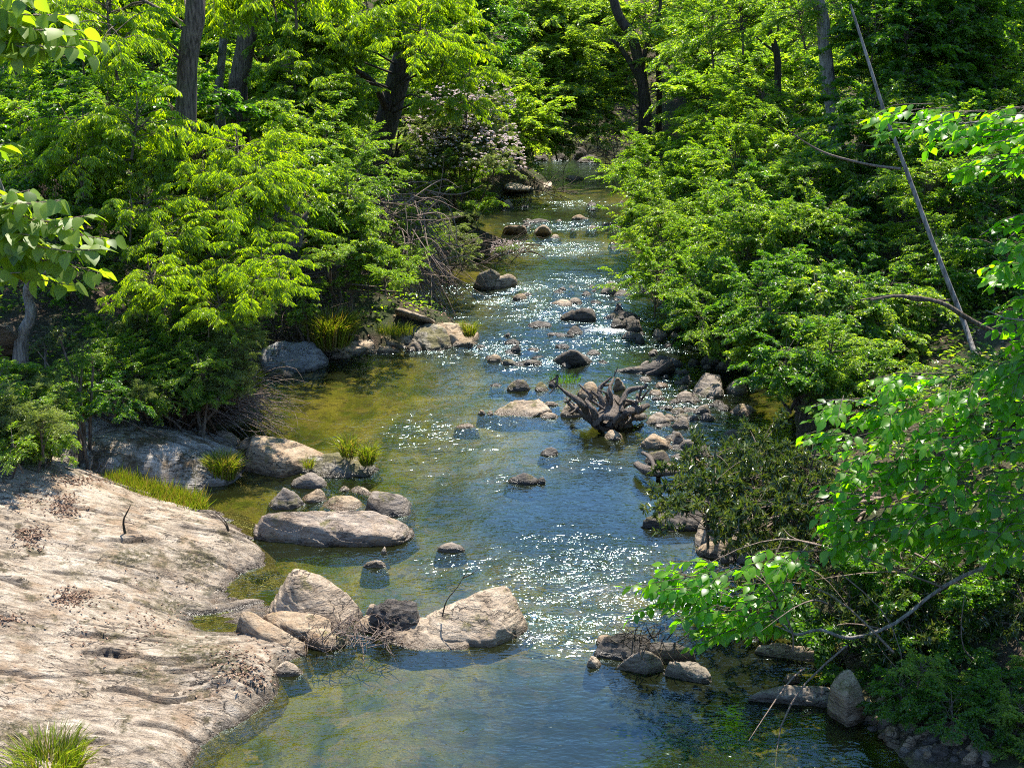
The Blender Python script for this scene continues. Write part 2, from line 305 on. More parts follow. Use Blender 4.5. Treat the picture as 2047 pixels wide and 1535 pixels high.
# ---- bedrock slabs (height fields through measured points)
def tps(ctrl, x, y, lin=False):
    C = np.array(ctrl); n = len(C)
    def U(r2):
        if lin: return -np.sqrt(r2 + 1e-4)
        return np.where(r2 < 1e-9, 0, r2 * np.log(r2 + 1e-12))
    K = U(((C[:, None, :2] - C[None, :, :2]) ** 2).sum(-1)) + np.eye(n) * 0.02
    Pm = np.c_[np.ones(n), C[:, :2]]; A = np.zeros((n + 3, n + 3)); A[:n, :n] = K; A[:n, n:] = Pm; A[n:, :n] = Pm.T
    c = np.linalg.solve(A, np.r_[C[:, 2], 0, 0, 0]); o = c[n] + c[n+1] * x + c[n+2] * y
    for i in range(n): o = o + c[i] * U((x - C[i, 0]) ** 2 + (y - C[i, 1]) ** 2)
    return o
def slab(name, label, ctrl, mat, x0, x1, y0, y1, step, fold, seed, cracks=1.0, zlo=-0.35, lin=False, front=None, strokes=0, moss=()):
    C = [(*G(a, b, z)[:2], z) for a, b, z in ctrl]
    sx = np.arange(x0, x1, step); sy = np.arange(y0, y1, step); X, Y = np.meshgrid(sx, sy)
    Z = tps(C, X, Y, lin)
    u = X * math.cos(fold) + Y * math.sin(fold); v = -X * math.sin(fold) + Y * math.cos(fold)
    Z = Z + 0.03 * fbm(p3(X * 0.9, Y * 0.9, seed), 4)
    wob = v + 0.35 * fbm(p3(u * 0.45, v * 0.45, seed + 2), 3)
    q = wob / 0.16 + 0.6 * fbm(p3(u * 0.7, v * 2, seed + 5), 3)          # foliation: stepped ledges
    saw = q - np.floor(q); Z = Z + 0.03 * cracks * (saw - 0.5) * np.clip(0.6 + fbm(p3(u * 0.8, v * 1.2, seed + 7), 3), 0, 1.6)
    q2 = wob / 0.55 + 0.5 * fbm(p3(u * 0.5, v, seed + 8), 3); s2 = q2 - np.floor(q2)
    Z = Z - 0.08 * cracks * np.exp(-(s2 / 0.05) ** 2) * np.clip(fbm(p3(u * 0.7, v * 0.7, seed + 11), 2) + 0.15, 0, 1)
    CR = np.exp(-(s2 / 0.045) ** 2) * np.clip(fbm(p3(u * 0.7, v * 0.7, seed + 11), 2) * 2.5 + 0.8, 0, 1) + np.exp(-((1 - saw) / 0.14) ** 2) * np.clip(fbm(p3(u * 1.1, v * 2.2, seed + 17), 3) * 2.2 + .25, 0, .95)
    rs_ = np.random.default_rng(int(seed)); ue = u + .12 * fbm(p3(u * 2, v * 2, seed + 3), 2)
    for _ in range(strokes):
        w0 = rs_.uniform(wob.min(), wob.max()); a0 = rs_.uniform(u.min(), u.max()); L_ = rs_.uniform(.25, 1.5); hgt = rs_.uniform(.02, .06); dv = wob - w0 - .05 * np.sin(ue * 3 + w0 * 7)
        wn = np.clip((ue - a0) / .12, 0, 1) * np.clip((a0 + L_ - ue) / .25, 0, 1)
        if wn.max() <= 0: continue
        Z = Z + wn * hgt * np.where(dv > 0, np.exp(-dv / .14), 0) - wn * .025 * np.exp(-(dv / .02) ** 2); CR = np.maximum(CR, wn * np.exp(-((dv + .012) / .022) ** 2))
    MS = np.zeros_like(Z); qx, qy = proj(np.stack([X, Y, Z], -1))
    for (a_, b_, ra, rb, k_) in moss: MS = np.maximum(MS, k_ * np.exp(-((qx - a_) / ra) ** 2 - ((qy - b_) / rb) ** 2))
    MS = np.clip(MS * 1.7 + .5 * fbm(p3(X * 2.4, Y * 3.5, seed + 23), 4) - .45, 0, 1)
    Z = Z + 0.012 * fbm(p3(u * 5, v * 14, seed + 13), 3)
    if front:
        fw = np.array(sorted(G(*q)[:2].tolist() for q in front)); Z = np.where(Y < np.interp(X, fw[:, 0], fw[:, 1]), np.minimum(Z, -0.6), Z)
    Z = np.maximum(Z, zlo - 0.2)
    f = grid_faces(*X.shape); ok = (Z.ravel()[f] > zlo).any(1); f = f[ok]; us = np.unique(f); rm = np.full(X.size, -1); rm[us] = np.arange(len(us))
    V = np.stack([X, Y, Z], -1).reshape(-1, 3)[us]; off = np.array([V[:, 0].mean(), V[:, 1].mean(), 0])
    return put_at(name, mesh(name, V - off, rm[f], mat, True, {'cr': np.clip(CR.ravel()[us], 0, 1), 'ms': MS.ravel()[us]}), off, label, 'rock'), (X, Y, Z)
def put_at(name, me, off, label, cat, group=None, kind=None):
    o = bpy.data.objects.new(name, me); o.location = Vector([float(a) for a in off]); return put(o, None, label, cat, group, kind)
m_slab = rock_mat('bedrock', (0.115, 0.086, 0.06), (0.31, 0.245, 0.175), (0.49, 0.415, 0.32), (0.24, 0.15, 0.08), moss=0.22, rot=(0, 0, 0.2), st=(0.9, 3.0, 3.0), mossc=((0.02, 0.018, 0.007), (0.10, 0.075, 0.025)), stainf=0.7, fine=1.15)
m_slab2 = rock_mat('bedrock_grey', (0.17, 0.15, 0.125), (0.34, 0.30, 0.25), (0.50, 0.46, 0.40), (0.26, 0.16, 0.07), moss=0.6, rot=(0, 0, -0.35), st=(0.8, 4.0, 4.0), mossc=((0.03, 0.02, 0.008), (0.13, 0.08, 0.03)), stainf=0.7, fine=1.15)
SL1, (S1X, S1Y, S1Z) = slab('bedrock_slab', 'huge pale grey tan bedrock slab filling the lower left corner beside the pool',
    [(-900, 1700, .9), (-500, 1535, .9), (-500, 1200, 1.2), (-500, 1000, 1.3), (0, 1535, .42), (0, 1400, .50), (0, 1250, .58), (0, 1100, .72), (0, 980, .88), (0, 930, .90), (-150, 900, 1.0), (110, 935, .74), (230, 985, .50), (330, 1020, .34),
     (430, 1050, .18), (500, 1085, .06), (532, 1110, 0), (545, 1140, -.01), (470, 1150, .03), (455, 1170, .0), (465, 1190, -.02), (530, 1203, -.02), (450, 1222, .04), (390, 1247, .0), (420, 1260, .05), (330, 1235, .14), (480, 1280, .12), (560, 1300, .06), (600, 1310, .0),
     (560, 1365, 0), (480, 1450, 0), (380, 1535, 0), (300, 1620, 0), (250, 1400, .30), (380, 1380, .20), (200, 1535, .22), (250, 1150, .36), (350, 1120, .30), (150, 1250, .42), (600, 1210, -.35), (570, 1170, -.4), (520, 1178, -.2), (460, 1258, -.0), (540, 1235, -.3), (650, 1330, -.4), (600, 1430, -.5), (500, 1560, -.5),
     (620, 1110, -.5), (560, 1060, -.45), (480, 1020, -.5), (330, 990, -.3), (430, 1010, -.5), (200, 945, .25), (80, 900, .5), (-100, 860, .8), (400, 1700, -.5)], m_slab, -9, -1.2, 8.0, 17.2, 0.02, 0.12, 3.0, 1.25, strokes=120, moss=[(400, 1300, 110, 45, 1), (300, 1345, 90, 35, .9), (270, 1112, 60, 18, .9), (400, 1130, 70, 32, .95), (350, 1215, 70, 22, .8), (160, 1145, 40, 20, .7), (20, 1110, 30, 16, .8), (180, 1210, 60, 20, .6), (60, 1470, 90, 40, .9), (210, 1265, 70, 10, .5), (40, 1270, 60, 12, .6)])
SL2, _ = slab('bedrock_slab', 'sloping grey bedrock slab with brown moss behind the strip of bright grass',
    [(150, 865, .75), (280, 862, .62), (400, 880, .42), (430, 895, .34), (60, 870, .85), (130, 925, .62), (200, 950, .50), (270, 965, .40), (340, 980, .27), (420, 995, .13), (500, 990, .02), (530, 1000, -.05), (380, 925, .34), (300, 910, .46), (220, 905, .60), (440, 950, .15),
     (470, 930, .08), (490, 900, -.02), (480, 880, -.1), (560, 985, -.25), (500, 1015, -.25), (380, 1005, -.05), (330, 1010, -.2), (250, 1000, -.1), (180, 985, .0), (120, 960, .2), (30, 920, .5), (440, 1030, -.4), (-250, 880, .85), (250, 1060, -.5), (100, 1000, -.45), (60, 1030, -.5), (-100, 1000, -.4), (-300, 1000, -.3), (400, 1090, -.5), (0, 960, -.1), (540, 930, -.3), (430, 862, -.1), (330, 838, .1), (150, 835, .5), (0, 850, .85)],
    m_slab2, -8, -2.6, 14.2, 20.5, 0.025, -0.35, 21.0, 0.8, lin=True, front=[(-300, 900, .7), (0, 905, .6), (60, 930, .45), (120, 960, .2), (180, 985, 0), (250, 1002, -.1), (330, 1012, -.2), (440, 1032, -.35), (560, 1010, -.35)], strokes=60, moss=[(430, 930, 40, 14, 1), (300, 880, 90, 14, .9), (390, 905, 60, 14, .9), (380, 950, 30, 12, .8)])
# ================================================================ rocks
ICO = {}
def ico(n):
    if n not in ICO:
        bm = bmesh.new(); bmesh.ops.create_icosphere(bm, subdivisions=n, radius=1.0)
        ICO[n] = (np.array([v.co[:] for v in bm.verts]), np.array([[v.index for v in f.verts] for f in bm.faces])); bm.free()
    return ICO[n]
def hull(pts):
    bm = bmesh.new(); vs = [bm.verts.new(tuple(float(a) for a in q)) for q in pts]
    bmesh.ops.convex_hull(bm, input=vs); bm.normal_update(); pl = []
    c = np.mean(np.asarray(pts), 0)
    for f in bm.faces:
        n = np.array(f.normal[:]); d = float(n @ (np.array(f.verts[0].co[:]) - c))
        if d < 0: n, d = -n, -d
        if d > 1e-5: pl.append((*n, d))
    bm.free(); return np.array(pl), c
def rock_geo(pts, sub=4, p=16.0, amp=0.035, fol=0.02, seed=0.0, fn=(0.2, 0.25, 0.95), freq=1.0, chip=True):
    pts = np.asarray(pts, float); ext = np.maximum((pts.max(0) - pts.min(0)) / 2, 1e-3); c0 = pts.mean(0)
    pl, c = hull((pts - c0) / ext); D, Fc = ico(sub)
    rc = np.random.default_rng(int(seed * 10) + 7); q0 = (pts - c0) / ext - c; ex = []
    for _ in range(9):                                 # chipped faces
        n_ = unit(rc.normal(size=3)); sp = float((q0 @ n_).max())
        if sp > .2: ex.append((*n_, sp * rc.uniform(.76, .95)))
    if chip and ex: pl = np.vstack([pl, ex])
    s = np.clip(D @ pl[:, :3].T, 0, None) / pl[:, 3]
    r = (s ** p).sum(1) ** (-1 / p); V = (D * r[:, None] + c) * ext + c0
    size = float(ext.max()); nrm = unit(D / ext)
    p_ = V * (2.2 * freq / size) + seed; d = amp * size * (fbm(p_, 5) + .5 * np.abs(fbm(p_ * 2.7 + 4, 3)))
    f = unit(fn); q = (V @ f) / (0.16 * size) + 0.9 * fbm(V * (1.5 / size) + seed + 5, 3)
    d = d + fol * size * ((q - np.floor(q)) - 0.5)
    return V + nrm * d[:, None], Fc
M_TAN = rock_mat('rock_tan', (0.13, 0.085, 0.05), (0.29, 0.21, 0.13), (0.43, 0.335, 0.225), (0.34, 0.19, 0.08), moss=0.15, rot=(0.5, 0.2, 0.2))
M_GREY = rock_mat('rock_grey', (0.095, 0.076, 0.06), (0.20, 0.165, 0.13), (0.34, 0.285, 0.23), (0.24, 0.16, 0.08), moss=0.2, rot=(0.9, 0.4, 0.2))
M_PALE = rock_mat('rock_pale', (0.15, 0.105, 0.066), (0.33, 0.25, 0.17), (0.49, 0.395, 0.285), (0.40, 0.29, 0.18), moss=0.1, rot=(0.5, 0.9, 0.4), stainf=0.35)
M_DARK = rock_mat('rock_dark', (0.04, 0.034, 0.028), (0.085, 0.072, 0.06), (0.165, 0.14, 0.115), (0.12, 0.08, 0.04), moss=0.15, rot=(0.2, 0.7, 0.3), stainf=0.4)
M_MOSSY = rock_mat('rock_mossy', (0.10, 0.085, 0.065), (0.21, 0.185, 0.145), (0.36, 0.32, 0.25), (0.22, 0.14, 0.06), moss=0.9, rot=(0.4, 0.1, 0.6))
RN = [0]
def make_rock(pts, label, mat, group=None, name='rock', **k):
    RN[0] += 1; pts = np.asarray(pts, float)
    low = pts[pts[:, 2] < 0.12].copy()
    if len(low): low[:, 2] = -.25; wd_ = pts[:, 0].max() - pts[:, 0].min(); m2 = low[:, :2].mean(0); low[:, :2] = m2 + (low[:, :2] - m2) * (1.15 + min(.4, .10 / wd_)); pts = np.vstack([pts, low])
    V, f = rock_geo(pts, seed=RN[0] * 3.7, **k)
    off = np.array([V[:, 0].mean(), V[:, 1].mean(), V[:, 2].min()])
    return put_at(name, mesh(name, V - off, f, mat), off, label, 'rock', group)
def hero(ptz, label, mat, name='rock', zs=.74, **k):
    k.setdefault('chip', False); k['p'] = max(k.get('p', 30) * 1.6, 36)           # corner pixels with their heights
    return make_rock([G(x, y, z * zs) for x, y, z in ptz], label, mat, name=name, **k)
def boulder(x0, x1, ytop, ybase, label, mat, group=None, depth=0.8, tilt=0.0, name='rock', sub=3, z0=0.0, npt=9, **k):
    k.setdefault('p', 34); k.setdefault('amp', .045); k.setdefault('fol', .035)
    """rock spanning x0..x1 whose waterline front is at ybase and whose top shows at ytop"""
    rg = random.Random(int(x0 * 7 + ybase * 13)); c = G((x0 + x1) / 2, ybase, z0); Y = c[1]; sc = F / (Y * ct + (H - z0) * st)
    wdt = (x1 - x0) / sc; dep = wdt * depth
    # height so that the top shows at ytop allowing for the depth of the rock
    dy = (ybase - ytop) / sc; sn = math.sin(math.atan2(H, Y)); h = max(0.06, (dy - dep * 0.55 * sn) / math.cos(math.asin(sn)))
    pts = []
    for i in range(npt):
        a = 2 * math.pi * (i + rg.uniform(-.3, .3)) / npt; rr = rg.uniform(.82, 1.05)
        pts.append((c[0] + math.cos(a) * wdt / 2 * rr, Y + dep / 2 + math.sin(a) * dep / 2 * rr, z0 + rg.uniform(-.02, .05)))
    ax, ay = rg.uniform(-.35, .35), rg.uniform(-.2, .4); tl = rg.uniform(-.5, .5) + tilt
    for i in range(5):
        a = 2 * math.pi * (i + rg.uniform(-.4, .4)) / 5; rr = rg.uniform(.2, .75); cx = np.clip(ax + math.cos(a) * rr * .8, -.85, .85)
        pts.append((c[0] + cx * wdt / 2, Y + dep / 2 + np.clip(ay + math.sin(a) * rr * .8, -.85, .85) * dep / 2, z0 + h * (1.08 - .75 * rr * rg.random()) * (1 + tl * cx * .7)))
    for i in range(4): pts.append((c[0] + rg.uniform(-.85, .85) * wdt / 2, Y + dep * rg.uniform(.1, .8), z0 + h * rg.uniform(.25, .55)))
    if z0 > 0.1: pts += [(c[0] + (q[0] - c[0]) * .7, q[1] + .1 * wdt, z0 - 0.5 * wdt) for q in pts[:npt]]
    return make_rock(pts, label, mat, group, name, sub=sub, **k)
# ---- left middle group
hero([(503, 872, .56), (588, 880, .42), (650, 907, .20), (566, 924, .30), (503, 884, .55), (488, 940, 0), (560, 953, 0), (645, 931, 0), (655, 912, 0), (530, 900, 0)], 'angular tan block rock with flat sunlit top above the mossy lump', M_TAN, name='boulder', sub=5, p=34, amp=.016, fol=.02)
hero([(498, 868, .36), (572, 876, .22), (578, 886, .12), (510, 880, .3), (510, 890, 0), (580, 894, 0), (495, 892, 0), (570, 880, 0)], 'thin tan rock wedge lying behind the angular tan block', M_TAN, sub=4, p=24)
boulder(468, 506, 868, 905, 'small tan rock touching the left end of the angular tan block', M_TAN, depth=.8, sub=4)
hero([(612, 912, .25), (650, 905, .28), (700, 910, .22), (735, 925, .15), (600, 945, 0), (650, 955, 0), (735, 950, 0), (758, 938, 0), (720, 915, 0), (625, 930, 0)], 'dark mossy lump of rock with grass tufts on top', M_MOSSY, name='boulder', sub=5, p=20, amp=.07, fol=.05)
boulder(573, 652, 943, 980, 'rounded dark grey boulder in shallow water below the mossy lump', M_GREY, depth=.7, sub=4, fol=.05, name='boulder')
boulder(527, 607, 974, 1020, 'rounded grey boulder left of the low tan rocks', M_GREY, depth=.7, sub=4, fol=.05, name='boulder')
boulder(598, 652, 977, 1006, 'small golden tan rock between the two rounded grey boulders', M_TAN, depth=.8, sub=4)
boulder(625, 742, 988, 1024, 'low smooth golden rock just behind the long boulder', M_TAN, depth=.6, sub=4, amp=.05, p=8)
hero([(745, 978, .40), (790, 985, .34), (815, 995, .22), (735, 1000, .3), (733, 1015, 0), (770, 1035, 0), (815, 1030, 0), (822, 1005, 0), (750, 1000, 0)], 'blocky dark grey boulder at the right end of the long boulder', M_GREY, name='boulder', sub=4, p=32)
hero([(530, 1030, .40), (600, 1020, .45), (720, 1018, .46), (785, 1024, .42), (815, 1050, .22), (800, 1068, .18), (525, 1045, .30), (600, 1052, .30), (700, 1058, .28), (513, 1045, .15), (520, 1075, 0), (590, 1090, 0), (690, 1093, 0), (770, 1085, 0), (812, 1068, 0), (800, 1040, 0), (540, 1045, 0), (705, 1086, .06), (600, 1084, .08)],
     'long flat topped brown boulder lying in the pool above the pale outcrop', M_TAN if False else rock_mat('rock_brown', (0.12, 0.09, 0.065), (0.26, 0.20, 0.15), (0.40, 0.33, 0.255), (0.28, 0.18, 0.09), moss=.12, rot=(.3, .1, .2)), name='boulder', sub=6, p=32, amp=.035, fol=.03, chip=True)
hero([(702, 975, .06), (722, 970, .1), (748, 984, .06), (735, 992, 0), (705, 985, 0), (748, 990, 0)], 'flat whitish stone poking out beside the blocky dark boulder', M_PALE, sub=4)
boulder(672, 702, 974, 984, 'thin whitish stone awash left of the flat whitish stone', M_PALE, sub=3)
boulder(760, 776, 1092, 1108, 'tiny pale stone in the pool below the long boulder', M_PALE, sub=3)
boulder(722, 775, 1118, 1136, 'flat pale stone barely above the olive pool', M_PALE, sub=3, depth=.4)
boulder(872, 935, 1086, 1104, 'flat grey rock awash in the current right of the long boulder', M_GREY, sub=4, depth=.45)
# ---- pale outcrop that crosses the stream
hero([(586, 1134, .75), (640, 1146, .64), (690, 1180, .42), (722, 1215, .15), (690, 1238, .1), (590, 1150, .72), (578, 1190, .42), (545, 1222, .2), (530, 1232, 0), (600, 1270, 0), (690, 1258, 0), (725, 1230, 0), (650, 1190, 0)], 'tall upright pale rock slab leaning beside the little bay', M_PALE, name='boulder', sub=6, p=40, amp=.025, fol=.02, fn=(.55, -.3, .75))
hero([(530, 1222, .26), (600, 1218, .3), (660, 1238, .24), (665, 1262, .16), (600, 1262, .2), (535, 1240, .2), (528, 1250, 0), (600, 1290, 0), (668, 1280, 0), (660, 1250, 0)], 'layered brown rock ledge at the foot of the upright pale slab', M_TAN, sub=5, p=20, amp=.05, fol=.05)
hero([(480, 1220, .34), (505, 1222, .34), (560, 1255, .26), (612, 1285, .12), (600, 1300, .06), (520, 1268, .2), (478, 1240, .22), (480, 1265, 0), (540, 1300, 0), (612, 1312, 0), (618, 1292, 0), (520, 1240, 0)], 'long narrow tan rock bar lying across the mouth of the bay', M_TAN, name='boulder', sub=5, p=18, amp=.025, fol=.015)
hero([(945, 1168, .62), (1018, 1170, .58), (1035, 1200, .40), (1056, 1248, .05), (880, 1200, .42), (860, 1225, .3), (1030, 1275, 0), (960, 1300, 0), (850, 1290, 0), (840, 1240, 0), (1000, 1255, .25), (1058, 1262, 0), (950, 1220, .4)], 'big rounded pale boulder at the right end of the pale outcrop', M_PALE, name='boulder', sub=6, p=30, amp=.025, fol=.012, fn=(.3, .5, .8), chip=True)
hero([(760, 1262, .10), (830, 1235, .2), (930, 1240, .22), (935, 1285, .05), (800, 1285, .05), (752, 1280, 0), (830, 1302, 0), (940, 1300, 0), (950, 1250, 0), (820, 1240, 0)], 'flat whitish rock shelf in front of the big pale boulder', M_PALE, name='boulder', sub=5, p=24)
hero([(745, 1215, .36), (775, 1198, .44), (832, 1205, .42), (835, 1230, .3), (790, 1250, .15), (748, 1235, .2), (745, 1255, 0), (800, 1275, 0), (840, 1255, 0), (800, 1230, 0)], 'craggy dark brown rock in the middle of the pale outcrop', M_DARK, sub=5, p=9, amp=.10, fol=.07)
boulder(726, 764, 1200, 1226, 'smooth white stone behind the craggy dark brown rock', M_PALE, sub=4, z0=.1, p=7)
boulder(700, 760, 1235, 1268, 'tan lump of rock left of the craggy dark brown rock', M_TAN, sub=4)
boulder(600, 700, 1262, 1300, 'low brown gravelly rock at the waterline of the pale outcrop', M_TAN, sub=4, depth=.5, amp=.06)
boulder(535, 608, 1322, 1352, 'tiny flat stone at the edge of the clear pool', M_PALE, sub=3, depth=.4)
# ---- dark group lower centre and right
hero([(1205, 1272, .25), (1240, 1262, .34), (1290, 1270, .32), (1305, 1290, .2), (1190, 1300, .05), (1195, 1312, 0), (1250, 1322, 0), (1310, 1312, 0), (1300, 1285, 0), (1215, 1290, 0)], 'dark wet boulder at the back left of the midstream rock cluster', M_DARK, name='boulder', sub=5, p=20)
hero([(1300, 1282, .25), (1345, 1282, .28), (1385, 1298, .2), (1300, 1300, .18), (1298, 1318, 0), (1350, 1325, 0), (1390, 1318, 0), (1385, 1300, 0), (1310, 1298, 0)], 'dark loaf shaped rock at the back right of the midstream cluster', M_DARK, name='boulder', sub=5, p=20)
hero([(1285, 1296, .36), (1298, 1300, .34), (1325, 1320, .15), (1240, 1325, .1), (1232, 1332, 0), (1280, 1346, 0), (1330, 1336, 0), (1320, 1318, 0), (1250, 1318, 0)], 'pointed light grey rock in front of the dark midstream boulders', M_GREY, name='boulder', sub=5, p=22)
hero([(1335, 1322, .2), (1385, 1322, .2), (1418, 1340, .16), (1415, 1352, .1), (1328, 1335, .1), (1330, 1345, 0), (1400, 1366, 0), (1422, 1355, 0), (1410, 1335, 0), (1340, 1330, 0)], 'striped light grey boulder at the right of the midstream cluster', M_GREY, sub=5, p=24, fol=.05, fn=(.7, .3, .5))
boulder(1172, 1206, 1308, 1336, 'small pale rock at the left foot of the midstream cluster', M_PALE, sub=4)
boulder(1190, 1235, 1268, 1290, 'small reddish brown rock behind the dark midstream boulders', M_TAN, sub=4)
hero([(1500, 1388, .1), (1570, 1370, .2), (1660, 1372, .22), (1668, 1395, .1), (1495, 1395, 0), (1580, 1405, 0), (1670, 1412, 0), (1660, 1385, 0), (1520, 1385, 0)], 'flat blade shaped grey rock by the pebble bank', M_GREY, name='boulder', sub=5, p=24)
hero([(1682, 1338, .66), (1700, 1334, .66), (1712, 1352, .6), (1730, 1400, .3), (1660, 1366, .5), (1655, 1390, .3), (1690, 1400, .42), (1665, 1420, 0), (1700, 1440, 0), (1732, 1430, 0), (1720, 1390, 0), (1670, 1395, 0)], 'upright pointed brown rock standing over the pebble bank', M_TAN, name='boulder', sub=5, p=22)
hero([(1512, 1288, .16), (1560, 1283, .22), (1630, 1295, .18), (1640, 1312, .08), (1508, 1305, 0), (1570, 1318, 0), (1645, 1325, 0), (1640, 1305, 0), (1530, 1300, 0)], 'smooth pale flat boulder under the overhanging leafy branch', M_PALE, name='boulder', sub=5, p=9)
boulder(1566, 1606, 1345, 1366, 'small brown rock in shadowed water above the blade shaped rock', M_TAN, sub=4)
boulder(1490, 1530, 1262, 1284, 'small dark rock behind the smooth pale flat boulder', M_DARK, sub=4)
hero([(1318, 1000, .36), (1345, 1005, .3), (1362, 1022, .16), (1310, 1025, .1), (1308, 1032, 0), (1365, 1036, 0), (1350, 1020, 0), (1315, 1018, 0)], 'grey fin of rock behind the broad dark ledge by the rhododendron', M_GREY, sub=4, p=24)
hero([(1290, 1035, .18), (1330, 1020, .26), (1410, 1022, .26), (1425, 1045, .14), (1286, 1055, 0), (1350, 1062, 0), (1430, 1060, 0), (1420, 1035, 0), (1300, 1040, 0)], 'broad dark rock ledge at the water edge by the rhododendron', M_DARK, name='boulder', sub=5, p=28, fol=.05)
hero([(1400, 1040, .35), (1480, 1020, .45), (1560, 1040, .45), (1540, 1080, .2), (1400, 1080, .1), (1395, 1095, 0), (1480, 1115, 0), (1570, 1105, 0), (1560, 1050, 0), (1420, 1050, 0)], 'broad tan rock shelf showing through the rhododendron', M_PALE, name='boulder', sub=5, p=24)
boulder(1385, 1520, 1075, 1120, 'low brown rock below the tan shelf under the rhododendron', M_TAN, sub=4, depth=.5)
# ---- midstream singles
boulder(1072, 1123, 887, 915, 'lone round dark boulder standing in open water below the stump', M_DARK, name='boulder', sub=4, p=8)
boulder(1012, 1082, 944, 970, 'low dark rock almost under water below the lone boulder', M_DARK, sub=4, depth=.5)
boulder(1072, 1092, 950, 968, 'tiny black snagged rock right of the low submerged rock', M_DARK, sub=3)
hero([(985, 822, .05), (1030, 802, .2), (1078, 796, .26), (1098, 815, .14), (990, 830, 0), (1060, 834, 0), (1108, 826, 0), (1085, 808, 0), (1010, 815, 0)], 'flat whitish rock slab awash left of the root stump', M_PALE, name='boulder', sub=5, p=32)
boulder(1082, 1118, 800, 812, 'thin pale slab behind the flat whitish slab', M_PALE, sub=4, depth=.4)
boulder(955, 973, 816, 830, 'small brown stone left of the flat whitish slab', M_TAN, sub=3)
boulder(972, 988, 818, 830, 'small white stone left of the flat whitish slab', M_PALE, sub=3)
boulder(1078, 1118, 822, 838, 'little pale stone at the right foot of the whitish slab', M_PALE, sub=3)
boulder(1118, 1180, 808, 836, 'pale pinkish flat rock under the left roots of the stump', M_PALE, sub=4, depth=.6)
boulder(908, 955, 846, 857, 'flat reddish stone surrounded by sun glitter', M_TAN, sub=3, depth=.5)
boulder(1006, 1068, 752, 784, 'dark rounded boulder upstream of the whitish slab', M_DARK, name='boulder', sub=4, p=9)
boulder(1064, 1100, 760, 784, 'small mossy grey rock right of the dark rounded boulder', M_MOSSY, sub=4)
boulder(978, 1006, 764, 774, 'thin dark stone left of the dark rounded boulder', M_DARK, sub=3)
boulder(1096, 1125, 758, 776, 'small dark rock by the grass behind the stump', M_DARK, sub=3)
boulder(1152, 1204, 760, 802, 'tan blocky rock just behind the left roots of the stump', M_TAN, name='boulder', sub=4)
boulder(1225, 1252, 748, 782, 'tan rock standing behind the middle roots of the stump', M_TAN, sub=4)
hero([(1385, 775, .1), (1410, 742, .42), (1440, 748, .36), (1442, 775, .2), (1380, 785, 0), (1420, 800, 0), (1448, 790, 0), (1440, 765, 0), (1395, 765, 0)], 'pale slanting block on the cobble bar right of the stump', M_PALE if False else M_GREY, name='boulder', sub=4, p=20)
boulder(1352, 1402, 778, 806, 'grey slab in front of the pale slanting block', M_GREY, sub=4)
boulder(1450, 1508, 758, 788, 'dark mossy boulder right of the pale slanting block', M_MOSSY, name='boulder', sub=4)
boulder(1274, 1352, 866, 900, 'broad tan boulder on the near end of the cobble bar', M_TAN, name='boulder', sub=5)
boulder(1290, 1346, 898, 934, 'dark slab below the broad tan boulder', M_DARK, sub=4, tilt=.4)
boulder(1345, 1378, 866, 894, 'grey rock right of the broad tan boulder', M_GREY, sub=4)
boulder(1285, 1345, 824, 850, 'grey rock beside the right foot of the stump', M_GREY, sub=4)
boulder(1455, 1512, 806, 830, 'tan streaked rock in shadow by the right bank', M_TAN, sub=4)
boulder(1400, 1432, 826, 842, 'small dark rock in the shaded side channel', M_DARK, sub=3)
boulder(1205, 1250, 858, 880, 'brown rock in the shallows under the stump', M_TAN, sub=4)
# ---- upstream riffle
hero([(1150, 618, .34), (1180, 614, .36), (1188, 628, .2), (1150, 632, .12), (1148, 634, 0), (1192, 638, 0), (1188, 622, 0), (1155, 624, 0)], 'dark hump shaped rock in the riffle, highest of its pair', M_DARK, sub=4)
boulder(1118, 1158, 620, 642, 'dark wedge rock left of the hump shaped rock in the riffle', M_DARK, sub=4, tilt=.6)
boulder(1128, 1174, 646, 672, 'round dark boulder in the middle of the blue riffle', M_DARK, name='boulder', sub=4, p=7)
boulder(1050, 1108, 642, 656, 'flat dark rock left of the round boulder in the riffle', M_DARK, sub=4, depth=.5)
boulder(1208, 1288, 622, 642, 'long dark flat rock in the riffle near the right bank bushes', M_DARK, sub=4, depth=.5)
boulder(1226, 1252, 608, 626, 'dark pointed rock behind the long flat rock in the riffle', M_DARK, sub=4)
hero([(1145, 695, .5), (1155, 702, .4), (1180, 718, .1), (1112, 715, .1), (1105, 720, 0), (1150, 727, 0), (1186, 722, 0), (1165, 708, 0), (1120, 708, 0)], 'pyramid shaped dark rock in the blue water above the stump', M_DARK, name='boulder', sub=4, p=22)
hero([(1272, 735, .1), (1340, 716, .38), (1346, 720, .36), (1330, 735, .2), (1215, 742, 0), (1290, 748, 0), (1340, 740, 0), (1345, 728, 0)], 'tilted dark slab rock pointing up to the right above the stump', M_DARK, sub=4, p=22)
boulder(972, 1005, 708, 726, 'small pale brown rock at the left end of the dark ripple line', M_TAN, sub=4)
boulder(1000, 1040, 714, 732, 'brown wedge rock in the dark ripple line', M_MOSSY, sub=4)
boulder(1030, 1092, 716, 731, 'long low black rock in the dark ripple line', M_DARK, sub=4, depth=.5)
boulder(1020, 1042, 684, 706, 'small upright dark rock in white broken water', M_DARK, sub=4)
boulder(1100, 1150, 598, 613, 'pale flat rock where the riffle breaks white', M_PALE, sub=4)
boulder(1133, 1165, 594, 610, 'grey block beside the pale flat rock in the white riffle', M_GREY, sub=4)
boulder(1023, 1058, 586, 602, 'reddish rock and foam in the upper riffle', M_TAN, sub=4)
